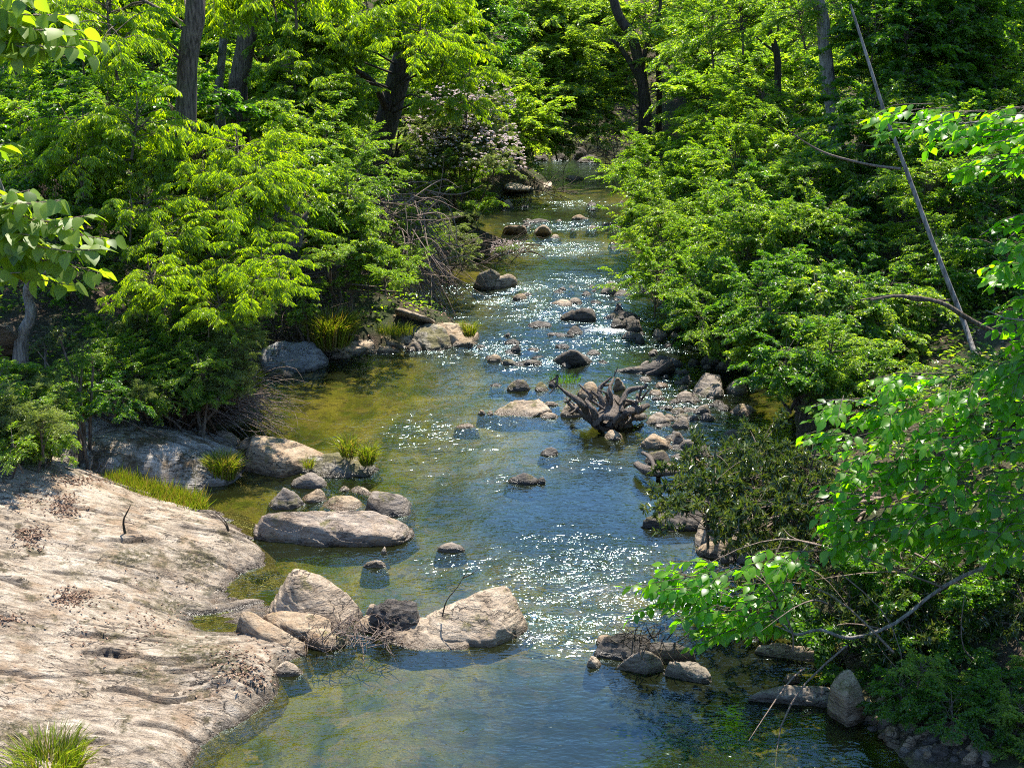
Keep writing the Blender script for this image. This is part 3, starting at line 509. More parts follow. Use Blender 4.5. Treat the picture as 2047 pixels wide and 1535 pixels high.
boulder(1118, 1132, 572, 580, 'tiny dark rock alone in the upper riffle', M_DARK, sub=3)
boulder(1200, 1240, 562, 590, 'grey rock pile stone below the leafy right bank', M_GREY, sub=4)
boulder(1225, 1268, 580, 594, 'dark flat stone in the upper riffle beside the grey stone', M_DARK, sub=4)
boulder(1005, 1022, 664, 674, 'small round dark stone alone in calm blue water', M_DARK, sub=3)
# boulder with mossy cap
hero([(955, 545, .55), (985, 534, .72), (1000, 545, .5), (950, 560, .2), (948, 570, 0), (985, 574, 0), (1000, 560, 0), (965, 552, 0)], 'dark rear half of the split boulder in mid creek', M_MOSSY, name='boulder', sub=4, p=28)
hero([(985, 556, .34), (1018, 545, .46), (1030, 555, .3), (970, 568, .1), (966, 573, 0), (1000, 576, 0), (1034, 568, 0), (1030, 556, 0), (990, 560, 0)], 'pale front half of the split boulder with brown moss cap', M_PALE, name='boulder', sub=4, p=28)
# far rocks
hero([(1010, 452, .34), (1048, 450, .34), (1052, 458, .1), (1008, 460, 0), (1055, 464, 0), (1050, 455, 0), (1015, 455, 0)], 'tan block at the far rapid, left of the pale triangle', M_TAN, sub=4, p=22)
hero([(1086, 449, .5), (1100, 460, .05), (1070, 461, .05), (1066, 464, 0), (1104, 464, 0), (1095, 456, 0), (1075, 456, 0)], 'pale triangular rock at the far rapid', M_PALE, sub=4, p=24)
boulder(1040, 1062, 445, 454, 'dark stone behind the tan block at the far rapid', M_DARK, sub=3)
boulder(1098, 1122, 468, 477, 'whitish stone just below the pale triangular rock', M_PALE, sub=3)
boulder(1140, 1180, 428, 440, 'brown stone pair in the far blue water', M_TAN, sub=3, depth=.5)
boulder(1048, 1100, 437, 446, 'long dark log like rock at the far rapid', M_DARK, sub=3, depth=.35)
boulder(1172, 1200, 404, 414, 'small black rock at the farthest riffle', M_DARK, sub=3)
boulder(1000, 1030, 398, 416, 'tan rock at the lower end of the sandbar', M_TAN, sub=4)
boulder(1128, 1172, 350, 360, 'flat tan stone at the edge of the dark far pool', M_TAN, sub=3, depth=.5)
for i, (a, b, c, d) in enumerate([(1062, 1100, 308, 322), (1098, 1142, 306, 322), (1140, 1185, 294, 320), (1150, 1205, 308, 326)]):
    boulder(a, b, c, d, ['low bluish rock at the left of the far pool bank', 'flat grey rock in the middle of the far pool bank', 'big slanting rock below the far green mound', 'jumbled dark rock at the right of the far pool bank'][i], M_DARK, sub=4, depth=.6)
# ---- left point outcrop
hero([(518, 702, .42), (560, 684, .62), (625, 680, .66), (640, 695, .5), (656, 718, .12), (530, 725, .22), (515, 715, .2), (535, 742, 0), (600, 745, 0), (660, 722, 0), (640, 700, 0), (540, 715, 0)], 'smooth dark grey boulder dappled with shade on the left bank', rock_mat('rock_slate', (.12, .12, .12), (.24, .24, .235), (.36, .355, .345), (.2, .18, .14), moss=.1, stainf=.3), name='boulder', sub=5, p=24)
hero([(745, 622, .5), (800, 617, .56), (850, 632, .42), (885, 650, .3), (748, 652, .36), (760, 672, .24), (742, 690, 0), (800, 697, 0), (880, 690, 0), (890, 660, 0), (750, 640, 0)], 'craggy tilted outcrop with moss and grass on the left point', M_MOSSY if False else rock_mat('rock_crag', (.17, .14, .10), (.33, .28, .21), (.50, .44, .34), (.28, .18, .09), moss=.55), name='boulder', sub=6, p=28, amp=.06, fol=.07, fn=(.5, .3, .8))
hero([(790, 618, .95), (800, 614, .95), (870, 640, .62), (862, 646, .5), (790, 632, .6), (795, 640, .3), (870, 655, .2), (850, 640, .2)], 'thin pale slab leaning on the craggy outcrop', M_PALE, sub=4, p=22)
hero([(820, 655, .42), (860, 645, .55), (890, 660, .4), (885, 690, .1), (815, 690, 0), (860, 705, 0), (895, 695, 0), (890, 665, 0), (825, 665, 0)], 'dark lumpy rock at the front of the left point', M_MOSSY, name='boulder', sub=5, p=20, amp=.06)
hero([(870, 645, .45), (945, 646, .4), (952, 660, .25), (940, 680, .1), (870, 690, 0), (940, 695, 0), (956, 672, 0), (945, 655, 0), (875, 660, 0)], 'flat brown ledge at the tip of the left point', M_TAN, name='boulder', sub=5, p=32, fol=.05)
boulder(888, 922, 664, 692, 'rounded pale rock under the brown ledge of the left point', M_PALE, sub=4)
boulder(852, 892, 672, 700, 'black wet wedge at the foot of the left point', M_DARK, sub=4)
boulder(905, 950, 676, 690, 'low dark rock at the outer foot of the left point', M_DARK, sub=4, depth=.5)
hero([(690, 668, .3), (740, 660, .34), (745, 680, .22), (680, 695, .12), (640, 700, 0), (700, 712, 0), (750, 700, 0), (745, 670, 0), (665, 688, 0)], 'flat tan rock shelf left of the craggy outcrop', M_PALE, name='boulder', sub=5, p=32)
boulder(700, 745, 640, 672, 'pale sandy rock behind the flat tan shelf', M_PALE, sub=4, z0=.15)
boulder(635, 700, 682, 712, 'low broken tan rocks right of the smooth grey boulder', M_TAN, sub=4, depth=.5)
boulder(655, 700, 700, 718, 'whitish stone at the waterline right of the smooth grey boulder', M_PALE, sub=4, depth=.4)
boulder(780, 815, 672, 695, 'small tan block in front of the craggy outcrop', M_TAN, sub=4)
boulder(735, 800, 690, 706, 'thin tan ledge at the waterline of the left point', M_TAN, sub=4, depth=.4)
boulder(808, 850, 680, 702, 'broken grey rock in front of the left point', M_GREY, sub=4)
boulder(525, 590, 735, 756, 'thin flat stone below the smooth dark grey boulder', M_GREY, sub=4, depth=.5)
boulder(410, 480, 858, 892, 'flat whitish rock at the water below the root mass', M_PALE, sub=4, depth=.7)
hero([(-20, 645, 2.0), (30, 650, 1.9), (42, 680, 1.5), (-20, 700, 1.3), (38, 705, 1.2), (-20, 720, 1.0), (40, 690, 1.0), (0, 670, 1.0), (-60, 680, 1.0), (-60, 660, 1.9)], 'dark blue grey boulder on the left bank beside the crooked pale trunk', M_GREY, name='boulder', sub=4, p=20, zs=1.0)
# cobble bar, pebble bank, scattered riffle stones
rg = random.Random(5)
LAB = {}
def scatter(reg, n, wr, label, group, mats, name='cobble', zf=0.0, asp=(.45, .75)):
    """stones whose front edge lies inside the pixel polygon, by size class"""
    P = np.array(reg, float); k = 0; tries = 0
    while k < n and tries < n * 60:
        tries += 1; x = rg.uniform(P[:, 0].min(), P[:, 0].max()); y = rg.uniform(P[:, 1].min(), P[:, 1].max()); c = False
        for i in range(len(P)):
            (ax, ay), (bx, by) = P[i], P[(i + 1) % len(P)]
            if (ay > y) != (by > y) and x < (bx - ax) * (y - ay) / (by - ay) + ax: c = not c
        if not c: continue
        z0 = 0.0 if callable(zf) else zf
        if callable(zf):
            for _ in range(4): z0 = zf(*G(x, y, z0)[:2])
        wd = rg.uniform(*wr) * (y + 60) / 900; hgt = wd * rg.uniform(*asp)
        mt = rg.choice(mats); k1 = {'rock_tan': 'tan', 'rock_grey': 'grey', 'rock_dark': 'dark', 'rock_pale': 'pale', 'rock_mossy': 'mossy'}[mt.name]
        xm, ym = (P[:, 0].min() + P[:, 0].max()) / 2, (P[:, 1].min() + P[:, 1].max()) / 2; lab = ('bigger ' if wd * 900 / (y + 60) > sum(wr) / 2 else 'smaller ') + k1 + ' ' + label + (', far' if y < ym else ', near') + (' left' if x < xm else ' right') + ' part'
        boulder(x - wd / 2, x + wd / 2, y - hgt, y, lab, mt, group, rg.uniform(.6, .95), name=name, sub=3 if wd > 14 else 2, z0=z0, p=9 if name == 'pebble' else rg.choice([16, 30, 44]), chip=name != 'pebble')
        k += 1
bar = [(1240, 745), (1330, 725), (1440, 730), (1520, 780), (1500, 850), (1420, 930), (1340, 960), (1270, 940), (1290, 880), (1230, 870), (1130, 850), (1290, 830), (1300, 770)]
scatter(bar, 85, (13, 42), 'cobble on the stony bar right of the root stump', 'cobbles on the bar by the stump', [M_GREY, M_TAN, M_DARK, M_DARK, M_GREY], asp=(.3, .6))
scatter([(1230, 650), (1340, 640), (1450, 690), (1500, 740), (1380, 740), (1260, 720)], 30, (18, 52), 'stone in the shaded riffle along the right bank', 'stones in the right bank riffle', [M_DARK, M_GREY, M_DARK])
scatter([(950, 690), (1120, 668), (1220, 690), (1230, 735), (960, 740)], 14, (18, 50), 'low stone breaking the blue water above the stump', 'stones in the blue water above the stump', [M_DARK], asp=(.2, .4))
scatter([(1060, 575), (1300, 560), (1420, 640), (1300, 655), (1160, 600), (900, 600)], 22, (14, 38), 'stone in the upper riffle by the overhanging bushes', 'stones in the upper riffle', [M_DARK, M_DARK, M_GREY], asp=(.25, .5))
scatter([(990, 420), (1240, 395), (1300, 540), (1200, 545), (1180, 470), (1000, 470)], 20, (14, 38), 'stone in the far rapids', 'stones in the far rapids', [M_DARK, M_GREY, M_TAN], asp=(.2, .45))
scatter([(640, 705), (760, 690), (900, 690), (820, 706), (700, 716)], 14, (16, 34), 'broken flat stone along the waterline of the left point', 'stones along the left point', [M_PALE, M_TAN, M_GREY], asp=(.25, .45))
zb = lambda x, y: max(-0.1, gz(x, y))
scatter([(1700, 1400), (1770, 1385), (1900, 1440), (1990, 1500), (1980, 1535), (1830, 1520), (1740, 1470), (1690, 1440)], 95, (9, 34), 'rounded pebble on the shaded bank in the lower right', 'pebbles of the lower right bank', [M_TAN, M_GREY, M_TAN, M_DARK], 'pebble', zb, (.5, .9))
scatter([(1400, 1040), (1600, 1100), (1660, 1290), (1560, 1260), (1500, 1150), (1400, 1110)], 16, (14, 40), 'stone in the shallows under the rhododendron', 'stones under the rhododendron', [M_GREY, M_TAN, M_DARK])
# ================================================================ dead wood
M_WOOD = bark_mat('weathered_wood', (0.03, 0.023, 0.018), (0.22, 0.18, 0.148), 2.6)
M_BARK = bark_mat('bark_brown', (0.045, 0.034, 0.024), (0.17, 0.13, 0.095), 1.0, .25)
M_BARKG = bark_mat('bark_grey', (0.10, 0.09, 0.078), (0.30, 0.275, 0.245), 1.0)
M_BARKD = bark_mat('bark_dark', (0.018, 0.014, 0.011), (0.075, 0.058, 0.045), 1.0, .2)
M_TWIG = bark_mat('dead_twigs', (0.12, 0.085, 0.065), (0.34, 0.26, 0.205), 3.0)
M_ROOT = bark_mat('root_fibres', (0.05, 0.028, 0.016), (0.20, 0.115, 0.06), 3.0)
M_STEM = bark_mat('stems', (0.06, 0.045, 0.032), (0.20, 0.16, 0.12), 2.0)
sY = G(1212, 858)[1]
base = G(1212, 858); stump = thing('root_stump', 'upturned grey tree stump with roots fanning up in mid stream', 'stump', (base[0], base[1], -0.1)); so_ = np.array(stump.location)
def part(name, pts, rad, mat, parent, k=8, jit=.18, seed=0, sub=4):
    V, f = tube_arrays(pts, rad, k, jit, seed, sub); return obj(name, mesh(name, V - np.array(parent.location), f, mat), parent)
ROOTS = [([(1195, 850, .1), (1172, 822, .0), (1158, 798, -.1), (1136, 778, -.2), (1114, 752, -.3)], (.13, .12, .10, .06, .015)),
         ([(1185, 835, .1), (1160, 812, .15), (1140, 800, .2), (1132, 786, .3)], (.12, .10, .06, .02)),
         ([(1205, 835, .1), (1183, 800, .15), (1182, 782, .2), (1160, 755, .3)], (.12, .08, .06, .02)),
         ([(1210, 830, .15), (1206, 800, .2), (1206, 770, .35), (1208, 742, .4)], (.12, .09, .07, .025)),
         ([(1215, 830, .1), (1217, 800, .1), (1222, 768, .25), (1226, 742, .3)], (.14, .10, .07, .02)),
         ([(1222, 835, .1), (1240, 800, .1), (1258, 775, .2), (1284, 762, .3), (1292, 748, .3)], (.13, .10, .08, .05, .015)),
         ([(1225, 838, .2), (1250, 800, .3), (1275, 790, .5), (1296, 768, .6)], (.12, .08, .05, .02)),
         ([(1228, 845, .1), (1258, 822, .1), (1280, 808, .2), (1300, 802, .3)], (.16, .15, .12, .05)),
         ([(1232, 850, .1), (1262, 840, .2), (1290, 830, .3)], (.16, .14, .06)),
         ([(1265, 808, .3), (1274, 788, .3), (1280, 765, .3)], (.07, .05, .02)),
         ([(1180, 825, .2), (1150, 818, .4), (1138, 822, .5)], (.1, .07, .03)),
         ([(1195, 842, -.1), (1186, 815, -.15), (1170, 795, -.1)], (.12, .09, .04)),
         ([(1218, 850, -.1), (1236, 822, -.2), (1246, 798, -.15)], (.12, .09, .05))]
for i, (pt, r) in enumerate(ROOTS):
    q_ = np.random.default_rng(i); pt = [(x + q_.normal() * 4 * (k > 0), y + q_.normal() * 3 * (k > 0), dy + q_.normal() * .06) for k, (x, y, dy) in enumerate(pt)]
    part('root', [Q(x, y, sY + dy) for x, y, dy in [(x_, 858 - (858 - y_) * .9, d_) for x_, y_, d_ in pt]], [a * .52 for a in r], M_WOOD, stump, 11, .5, i, 7)
rr_ = np.random.default_rng(2)
for i in range(16):
    pt, _ = ROOTS[i % 13]; j = rr_.integers(1, len(pt)); x, y, dy = pt[j]; a_ = Q(x, y, sY + dy); d_ = unit(rr_.normal(size=3) * np.array([1, .7, .6]) + np.array([0, 0, .35])); L_ = rr_.uniform(.2, .5)
    part('rootlet', [a_, a_ + d_ * L_ * .5 + rr_.normal(size=3) * .05, a_ + d_ * L_ + rr_.normal(size=3) * .08], (.028, .018, .005), M_WOOD, stump, 5, .2, i, 3)
part('trunk_butt', [Q(1225, 805, sY + .45), Q(1218, 825, sY + .2), Q(1212, 845, sY - .08), Q(1211, 852, sY - .16)], (.14, .2, .19, .15), M_WOOD, stump, 14, .35, 31)
part('hollow', [Q(1211, 846, sY - .20), Q(1211, 852, sY - .165)], (.10, .12), M_BARKD, stump, 9, .2, 7, 0)
# leaning snag, poles, trunks
def sticks(name, label, cat, seed, n, c, ext, ln, dirv, spread, rad, mat, droop=0.0, k=4):
    r = np.random.default_rng(seed); T = Tubes(); c = np.asarray(c)
    for i in range(n):
        a = c + (r.random(3) - .5) * 2 * ext; d = unit(np.asarray(dirv) + r.normal(size=3) * spread); L = ln * r.uniform(.5, 1.2); b = r.normal(size=3) * .12 * L
        pts = [a + d * L * u + b * math.sin(u * 3.1) + np.array([0, 0, -droop * L * u * u]) for u in (0, .33, .66, 1)]
        T.add(pts, np.array([1, .8, .55, .2]) * rad * r.uniform(.5, 1.3), k, 0, 0, 2)
    off = np.array([c[0], c[1], c[2] - ext[2] * .5])
    return put_at(name, T.mesh(name, mat, off), off, label, cat)
c = G(370, 830, .45); Yr = c[1]
sticks('root_mass', 'brown tangled root mass hanging over the bedrock edge', 'roots', 1, 170, Q(372, 820, Yr), np.array([.32, .3, .42]), .5, (.1, -.3, -.5), .8, .014, M_ROOT, .3)
sticks('dead_brush', 'fan of bare grey twigs drooping into the water beside the root mass', 'brush', 2, 130, Q(450, 800, Yr + .6), np.array([.35, .5, .22]), 1.1, (1, -.1, .15), .38, .008, M_TWIG, .35)
sticks('dead_brush', 'bare pale branches lying on the left bedrock under the bush', 'brush', 3, 30, Q(190, 805, Yr), np.array([.5, .4, .12]), 1.9, (1, -.2, -.12), .3, .013, M_TWIG, .1)
sticks('dead_brush', 'dark tangle of sticks under the leafy left bank tree', 'brush', 4, 110, Q(270, 780, Yr + .5), np.array([1.0, .6, .3]), 1.0, (1, .1, .1), .7, .014, M_TWIG, .1)
sticks('dead_brush', 'grey brush pile of dead vines below the leaning trunk', 'brush', 5, 520, G(770, 470, 1.5), np.array([.9, 1.2, .9]), 1.6, (.3, -.4, -.2), .7, .015, M_TWIG, .25)
sticks('dead_brush', 'dead twigs beside the pale rocks of the left point', 'brush', 6, 120, G(600, 655, .5), np.array([.6, .6, .25]), .9, (.3, -.3, .4), .8, .008, M_TWIG, .2)
sticks('dead_brush', 'driftwood branches stranded on the far sandbar', 'brush', 7, 28, G(1080, 383, .15), np.array([.8, .6, .1]), 1.3, (1, -.1, .25), .5, .016, M_BARK, .1)
sticks('dead_brush', 'bare brown branches leaning over the far pool on the right', 'brush', 8, 80, Q(1240, 315, 46), np.array([.6, .6, .6]), 1.6, (-.7, -.3, .3), .6, .014, M_TWIG, .2)
sticks('dead_brush', 'twigs and debris caught between the pale outcrop rocks', 'brush', 9, 150, G(700, 1262, .12), np.array([.5, .35, .05]), .35, (.4, -.3, .12), .8, .006, M_TWIG, .1)
sticks('dead_brush', 'dark twiggy debris caught on the midstream cluster', 'brush', 10, 60, G(1290, 1280, .3), np.array([.35, .15, .05]), .3, (.2, 0, .5), .8, .007, M_BARKD, .1)
sticks('dead_brush', 'roots and sticks at the edge of the far left spit', 'brush', 11, 60, G(985, 503, .2), np.array([.8, .5, .12]), .9, (1, -.2, .2), .6, .014, M_BARK, .1)
sticks('dead_brush', 'tangle of bare rhododendron stems above the pebble bank', 'brush', 12, 26, G(1740, 1200, .9), np.array([1.0, .8, .5]), 1.3, (-.7, -.2, .2), .7, .011, M_TWIG, .2)
sticks('dead_brush', 'leafless twigs along the left bank above the split boulder', 'brush', 13, 160, G(850, 535, .5), np.array([.9, 1.0, .4]), 1.2, (.6, -.5, .1), .7, .009, M_TWIG, .3)
# driftwood on the bar, sapling twigs on the slab
dr = thing('driftwood', 'short driftwood log with broken stub below the cobble bar', 'driftwood', G(1310, 960, 0))
part('log', [G(1272, 928, .12), G(1292, 940, .16), G(1318, 945, .12), G(1372, 942, .05)], (.05, .07, .06, .025), M_WOOD, dr, 7, .2, 3); part('stub', [G(1316, 948, .12), G(1316, 965, -.12)], (.05, .02), M_BARKD, dr, 6, .2, 4, 0)
part('branch', [G(1285, 905, .14), G(1300, 915, .2), G(1310, 940, .12)], (.03, .035, .03), M_WOOD, dr, 6, .1, 5)
lb = thing('lone_twig', 'dead branching twig standing on the pale bedrock slab', 'twig', G(258, 1088, .40))
q0 = G(258, 1088, .40); YT = q0[1]
part('twig', [q0 + np.array([0, 0, -.03]), Q(250, 1065, YT), Q(247, 1040, YT), Q(256, 1020, YT), Q(262, 1008, YT)], (.022, .018, .013, .008, .003), M_BARKD, lb, 5, 0, 0, 3)
part('side_twig', [Q(250, 1068, YT), Q(275, 1080, YT - .02), Q(300, 1072, YT - .05)], (.010, .008, .002), M_TWIG, lb, 4, 0, 0, 3); part('side_twig', [Q(247, 1043, YT), Q(262, 1045, YT), Q(275, 1052, YT)], (.009, .006, .002), M_TWIG, lb, 4, 0, 0, 3)
lb = thing('lone_twig', 'thin twig sprouting at the outer rim of the pale bedrock slab', 'twig', G(457, 1072, .1)); YT = G(457, 1072, .1)[1]
for a in ([(457, 1074), (455, 1050), (440, 1030), (422, 1013)], [(456, 1060), (448, 1045), (425, 1025), (405, 1028)]): part('twig', [Q(x, y, YT) for x, y in a], (.013, .009, .006, .002), M_BARK, lb, 4, 0, 0, 3)
lb = thing('lone_twig', 'leafy twig leaning up from the big pale boulder', 'twig', G(895, 1205, .4)); YT = G(895, 1205, .4)[1]
for a in ([(884, 1232), (893, 1200), (915, 1172), (928, 1150), (942, 1128)], [(925, 1155), (940, 1148), (955, 1138)]): part('twig', [Q(x, y, YT) for x, y in a], np.linspace(.009, .002, len(a)), M_BARK, lb, 4, 0, 0, 3)
# ================================================================ foliage kit
class Fol:
    def __init__(s): s.V = []; s.F = []; s.A = []; s.n = 0
    def leaves(s, P, D, Nn, L, W, v, fold=.25, wp=.45):
        n = len(P); D = unit(D); Sd = unit(np.cross(D, Nn)); Nn = np.cross(Sd, D); L = (L * np.ones(n))[:, None]; W = (W * np.ones(n))[:, None]
        a = P; m = P + D * L * wp; l = m + Sd * W * .5 + Nn * W * fold; r = m - Sd * W * .5 + Nn * W * fold; e = P + D * L - Nn * L * .12
        s.V.append(np.stack([a, l, e, r], 1).reshape(-1, 3)); i = np.arange(n)[:, None] * 4 + s.n
        s.F.append(np.concatenate([i + np.array([[0, 2, 1]]), i + np.array([[0, 3, 2]])])); s.A.append(np.repeat(v, 4)); s.n += 4 * n
    def mesh(s, name, mat, off=(0, 0, 0)): return mesh(name, np.vstack(s.V) - np.asarray(off), np.vstack(s.F), mat, False, {'v': np.concatenate(s.A)})
def spray(fo, r, A, Dr, ln, nl, L, W, ang=.9, dz=-.25, droop=.25, jn=.55, whorl=False, fold=.25):
    m = len(A); Dr = unit(Dr); u = (np.arange(nl) + .5) / nl; ln = (ln * np.ones(m))[:, None, None]
    z = np.array([0, 0, 1.0]); side = unit(np.cross(Dr, z))[:, None]
    P = A[:, None] + Dr[:, None] * ln * u[None, :, None] - z * droop * ln * (u ** 2)[None, :, None]
    sg = np.where(np.arange(nl) % 2, 1.0, -1.0)[None, :, None]
    if whorl:
        th = r.random((m, nl)) * 2 * np.pi; X = unit(np.cross(Dr, np.array([.3, .5, .81])))[:, None]; Yv = np.cross(Dr[:, None], X)
        D = Dr[:, None] * .25 + np.cos(th)[..., None] * X + np.sin(th)[..., None] * Yv + z * dz; P = A[:, None] + Dr[:, None] * ln * u[None, :, None] * .3
    else: D = Dr[:, None] * math.cos(ang) + sg * side * math.sin(ang) + z * dz
    D = D + r.normal(size=D.shape) * .22; Nn = z + r.normal(size=D.shape) * jn
    v = np.clip(.5 + (r.random((m, 1)) - .5) * .6 + (r.random((m, nl)) - .5) * .6, 0, 1)
    f = lambda a: a.reshape(-1, 3)
    sz = r.uniform(.65, 1.15, m * nl) * (np.ones((m, 1)) * (1.08 - .35 * u[None])).ravel()
    fo.leaves(f(P), f(D), f(Nn), L * sz, W * sz, v.ravel(), fold)
def ball(r, n, Rd, pw=.5, flat=0.0):
    d = unit(r.normal(size=(n, 3))); return d * (r.random(n) ** pw)[:, None] * np.asarray(Rd), d
M_A = leaf_mat('leaf_bush', (.035, .085, .010), (.095, .17, .016), (.21, .27, .03), (2.8, 2.9, .4), .55)
M_B = leaf_mat('leaf_drooping', (.06, .11, .006), (.14, .21, .009), (.24, .30, .016), (2.8, 2.9, .3), .6)
M_D = leaf_mat('leaf_near', (.035, .11, .006), (.075, .19, .008), (.15, .27, .014), (2.9, 3.3, .3), .6)
M_P = leaf_mat('leaf_large', (.05, .10, .012), (.11, .18, .018), (.18, .25, .03), (2.9, 2.8, .5), .52, .5)
M_R = leaf_mat('leaf_leathery', (.022, .042, .012), (.05, .085, .02), (.13, .15, .035), (1.8, 1.8, .5), .34, .3, .6)
M_K = leaf_mat('leaf_dark', (.022, .070, .008), (.05, .125, .012), (.10, .18, .02), (3.0, 2.9, .45), .54)
M_W = leaf_mat('leaf_narrow', (.06, .09, .025), (.13, .17, .045), (.22, .25, .09), (2.2, 2.3, .8), .46)
M_F = leaf_mat('leaf_far', (.055, .11, .018), (.13, .205, .03), (.23, .29, .05), (2.7, 2.7, .5), .56)
M_G = leaf_mat('grass', (.26, .20, .08), (.12, .18, .012), (.24, .29, .03), (2.2, 2.2, .6), .45)
M_FL = leaf_mat('blossom', (.55, .45, .43), (.74, .65, .62), (.85, .80, .77), (1.1, 1, 1), .3)
M_LIT = leaf_mat('dead_leaves', (.09, .05, .03), (.20, .12, .075), (.36, .25, .17), (1, 1, 1), .1, .7, .2)
PRO = {}
def bough(key, mat, seed, nb, ns, Rd, ln, nl, L, W, arch=.35, drp=.35, emin=-.35, emax=.95, **k):
    """one bough: layered leafy branches fanning out unevenly from a stem, with twigs; used by copies"""
    r = np.random.default_rng(seed); fo = Fol(); T = Tubes(); Rd = np.asarray(Rd, float); PA = []; DA = []; LA_ = []
    st0 = np.array([0, 0, -.75 * Rd[2]]); T.add([st0 - np.array([0, 0, .2]), np.array([.05, 0, 0]), np.array([0, .05, .6 * Rd[2]])], [.03, .022, .008], 5, 0, 0, 3)
    for j in range(nb):
        az = j * 2.39996 + r.normal() * .35; el = r.uniform(emin, emax); ll = r.uniform(.62, 1.22) if r.random() > .15 else r.uniform(1.2, 1.5)
        d = np.array([math.cos(az) * math.cos(el), math.sin(az) * math.cos(el), math.sin(el)]); E = d * Rd * ll; s0 = np.array([0, 0, r.uniform(-.7, .35) * Rd[2]])
        if E[2] < s0[2] - .3 * Rd[2]: s0[2] = E[2] + .3 * Rd[2]
        f = lambda u: s0 + (E - s0) * u + np.array([0, 0, 1.0]) * (arch * u * (1 - u) * 2 - drp * u * u * u) * .5 * Rd[2]
        T.add([f(u) for u in (0, .3, .6, 1)], [.014, .010, .006, .002], 3, 0, 0, 2)
        us = .22 + .78 * np.sqrt(r.random(ns)); P = np.array([f(u) for u in us]); tg = unit(np.array([f(min(1, u + .05)) - f(u - .05) for u in us]))
        sd_ = unit(np.cross(tg, [0, 0, 1.0])); sg = np.where(r.random(ns) < .5, -1, 1)[:, None]; an = r.uniform(.5, 1.2, ns)[:, None]
        D = tg * np.cos(an) + sd_ * sg * np.sin(an) + r.normal(size=(ns, 3)) * np.array([.15, .15, .12]); PA.append(P + r.normal(size=(ns, 3)) * .025); DA.append(D); LA_.append(ln * (1.35 - .6 * us) * r.uniform(.6, 1.2, ns))
    P = np.vstack(PA); D = np.vstack(DA); LL = np.concatenate(LA_); spray(fo, r, P, D, LL, nl, L, W, **k)
    for i in range(0, len(P), 4): T.add([P[i], P[i] + unit(D[i]) * LL[i] * .85], [.004, .002], 3)
    PRO[key] = (fo.mesh('foliage', mat), T.mesh('twigs', M_STEM))
for i in (0, 1, 2):
    bough('A%d' % i, M_A, 10 + i, 34, 20, (1.25, 1.25, 1.05), .32, 12, .074, .047, emin=-.6, emax=1.3, drp=.15)
    bough('B%d' % i, M_B, 20 + i, 22, 17, (1.3, 1.3, .9), .34, 11, .145, .052, dz=-1.1, droop=.35, ang=1.0, jn=.6, fold=.15, drp=.7)
for i in (0, 1):
    bough('K%d' % i, M_K, 30 + i, 26, 16, (1.3, 1.3, 1.05), .36, 11, .118, .084, emin=-.5, emax=1.2, drp=.15)
    bough('F%d' % i, M_F, 40 + i, 30, 18, (1.6, 1.6, 1.1), .46, 11, .14, .072, dz=-.12, jn=.4, drp=.3, emin=-.5, emax=1.2)
    bough('W%d' % i, M_W, 50 + i, 26, 18, (.7, .7, .7), .34, 14, .095, .021, emin=.2, emax=1.3, dz=.1)
    bough('R%d' % i, M_R, 60 + i, 24, 9, (1.0, 1.0, .7), .12, 9, .145, .044, whorl=True, dz=-.15)
    bough('S%d' % i, M_A, 70 + i, 22, 18, (.75, .75, .65), .26, 13, .062, .036, emin=-.1, emax=1.1)
bough('M0', M_F, 80, 20, 16, (1.2, 1.2, .9), .34, 10, .14, .115)
bough('U0', M_K, 90, 16, 10, (2.2, 2.2, 1.4), .8, 9, .26, .17)
bough('U1', M_B, 91, 16, 10, (2.2, 2.2, 1.4), .8, 9, .26, .15)
# laurel bough with blossom clusters
bough('L0', M_W, 95, 26, 24, (1.1, 1.1, .9), .26, 12, .09, .036)
r = np.random.default_rng(96); fo = Fol(); P, d = ball(r, 260, (1.25, 1.25, 1.05), .12); P = P[P[:, 2] > -.3]
spray(fo, r, P, np.tile([0, -.2, 1.0], (len(P), 1)), 0.09, 16, .07, .065, whorl=True, dz=.3); BLOOM = fo.mesh('blossom', M_FL)
rnd = random.Random(77)
CNT = [0]
def add_bough(parent, key, c, s, name='foliage', stretch=(1, 1, 1)):
    fm, tm = PRO[key]; M = None
    for me, nm in ((fm, name), (tm, 'twigs')):
        o = bpy.data.objects.new(nm, me); put(o, parent, kind='stuff')
        if M is None: M = (Vector([float(a) for a in (np.asarray(c) - np.array(parent.location))]), (rnd.uniform(-.2, .2), rnd.uniform(-.2, .2), rnd.uniform(0, 6.28)))
        o.location = M[0]; o.rotation_euler = M[1]; o.scale = (s * stretch[0], s * stretch[1], s * stretch[2])
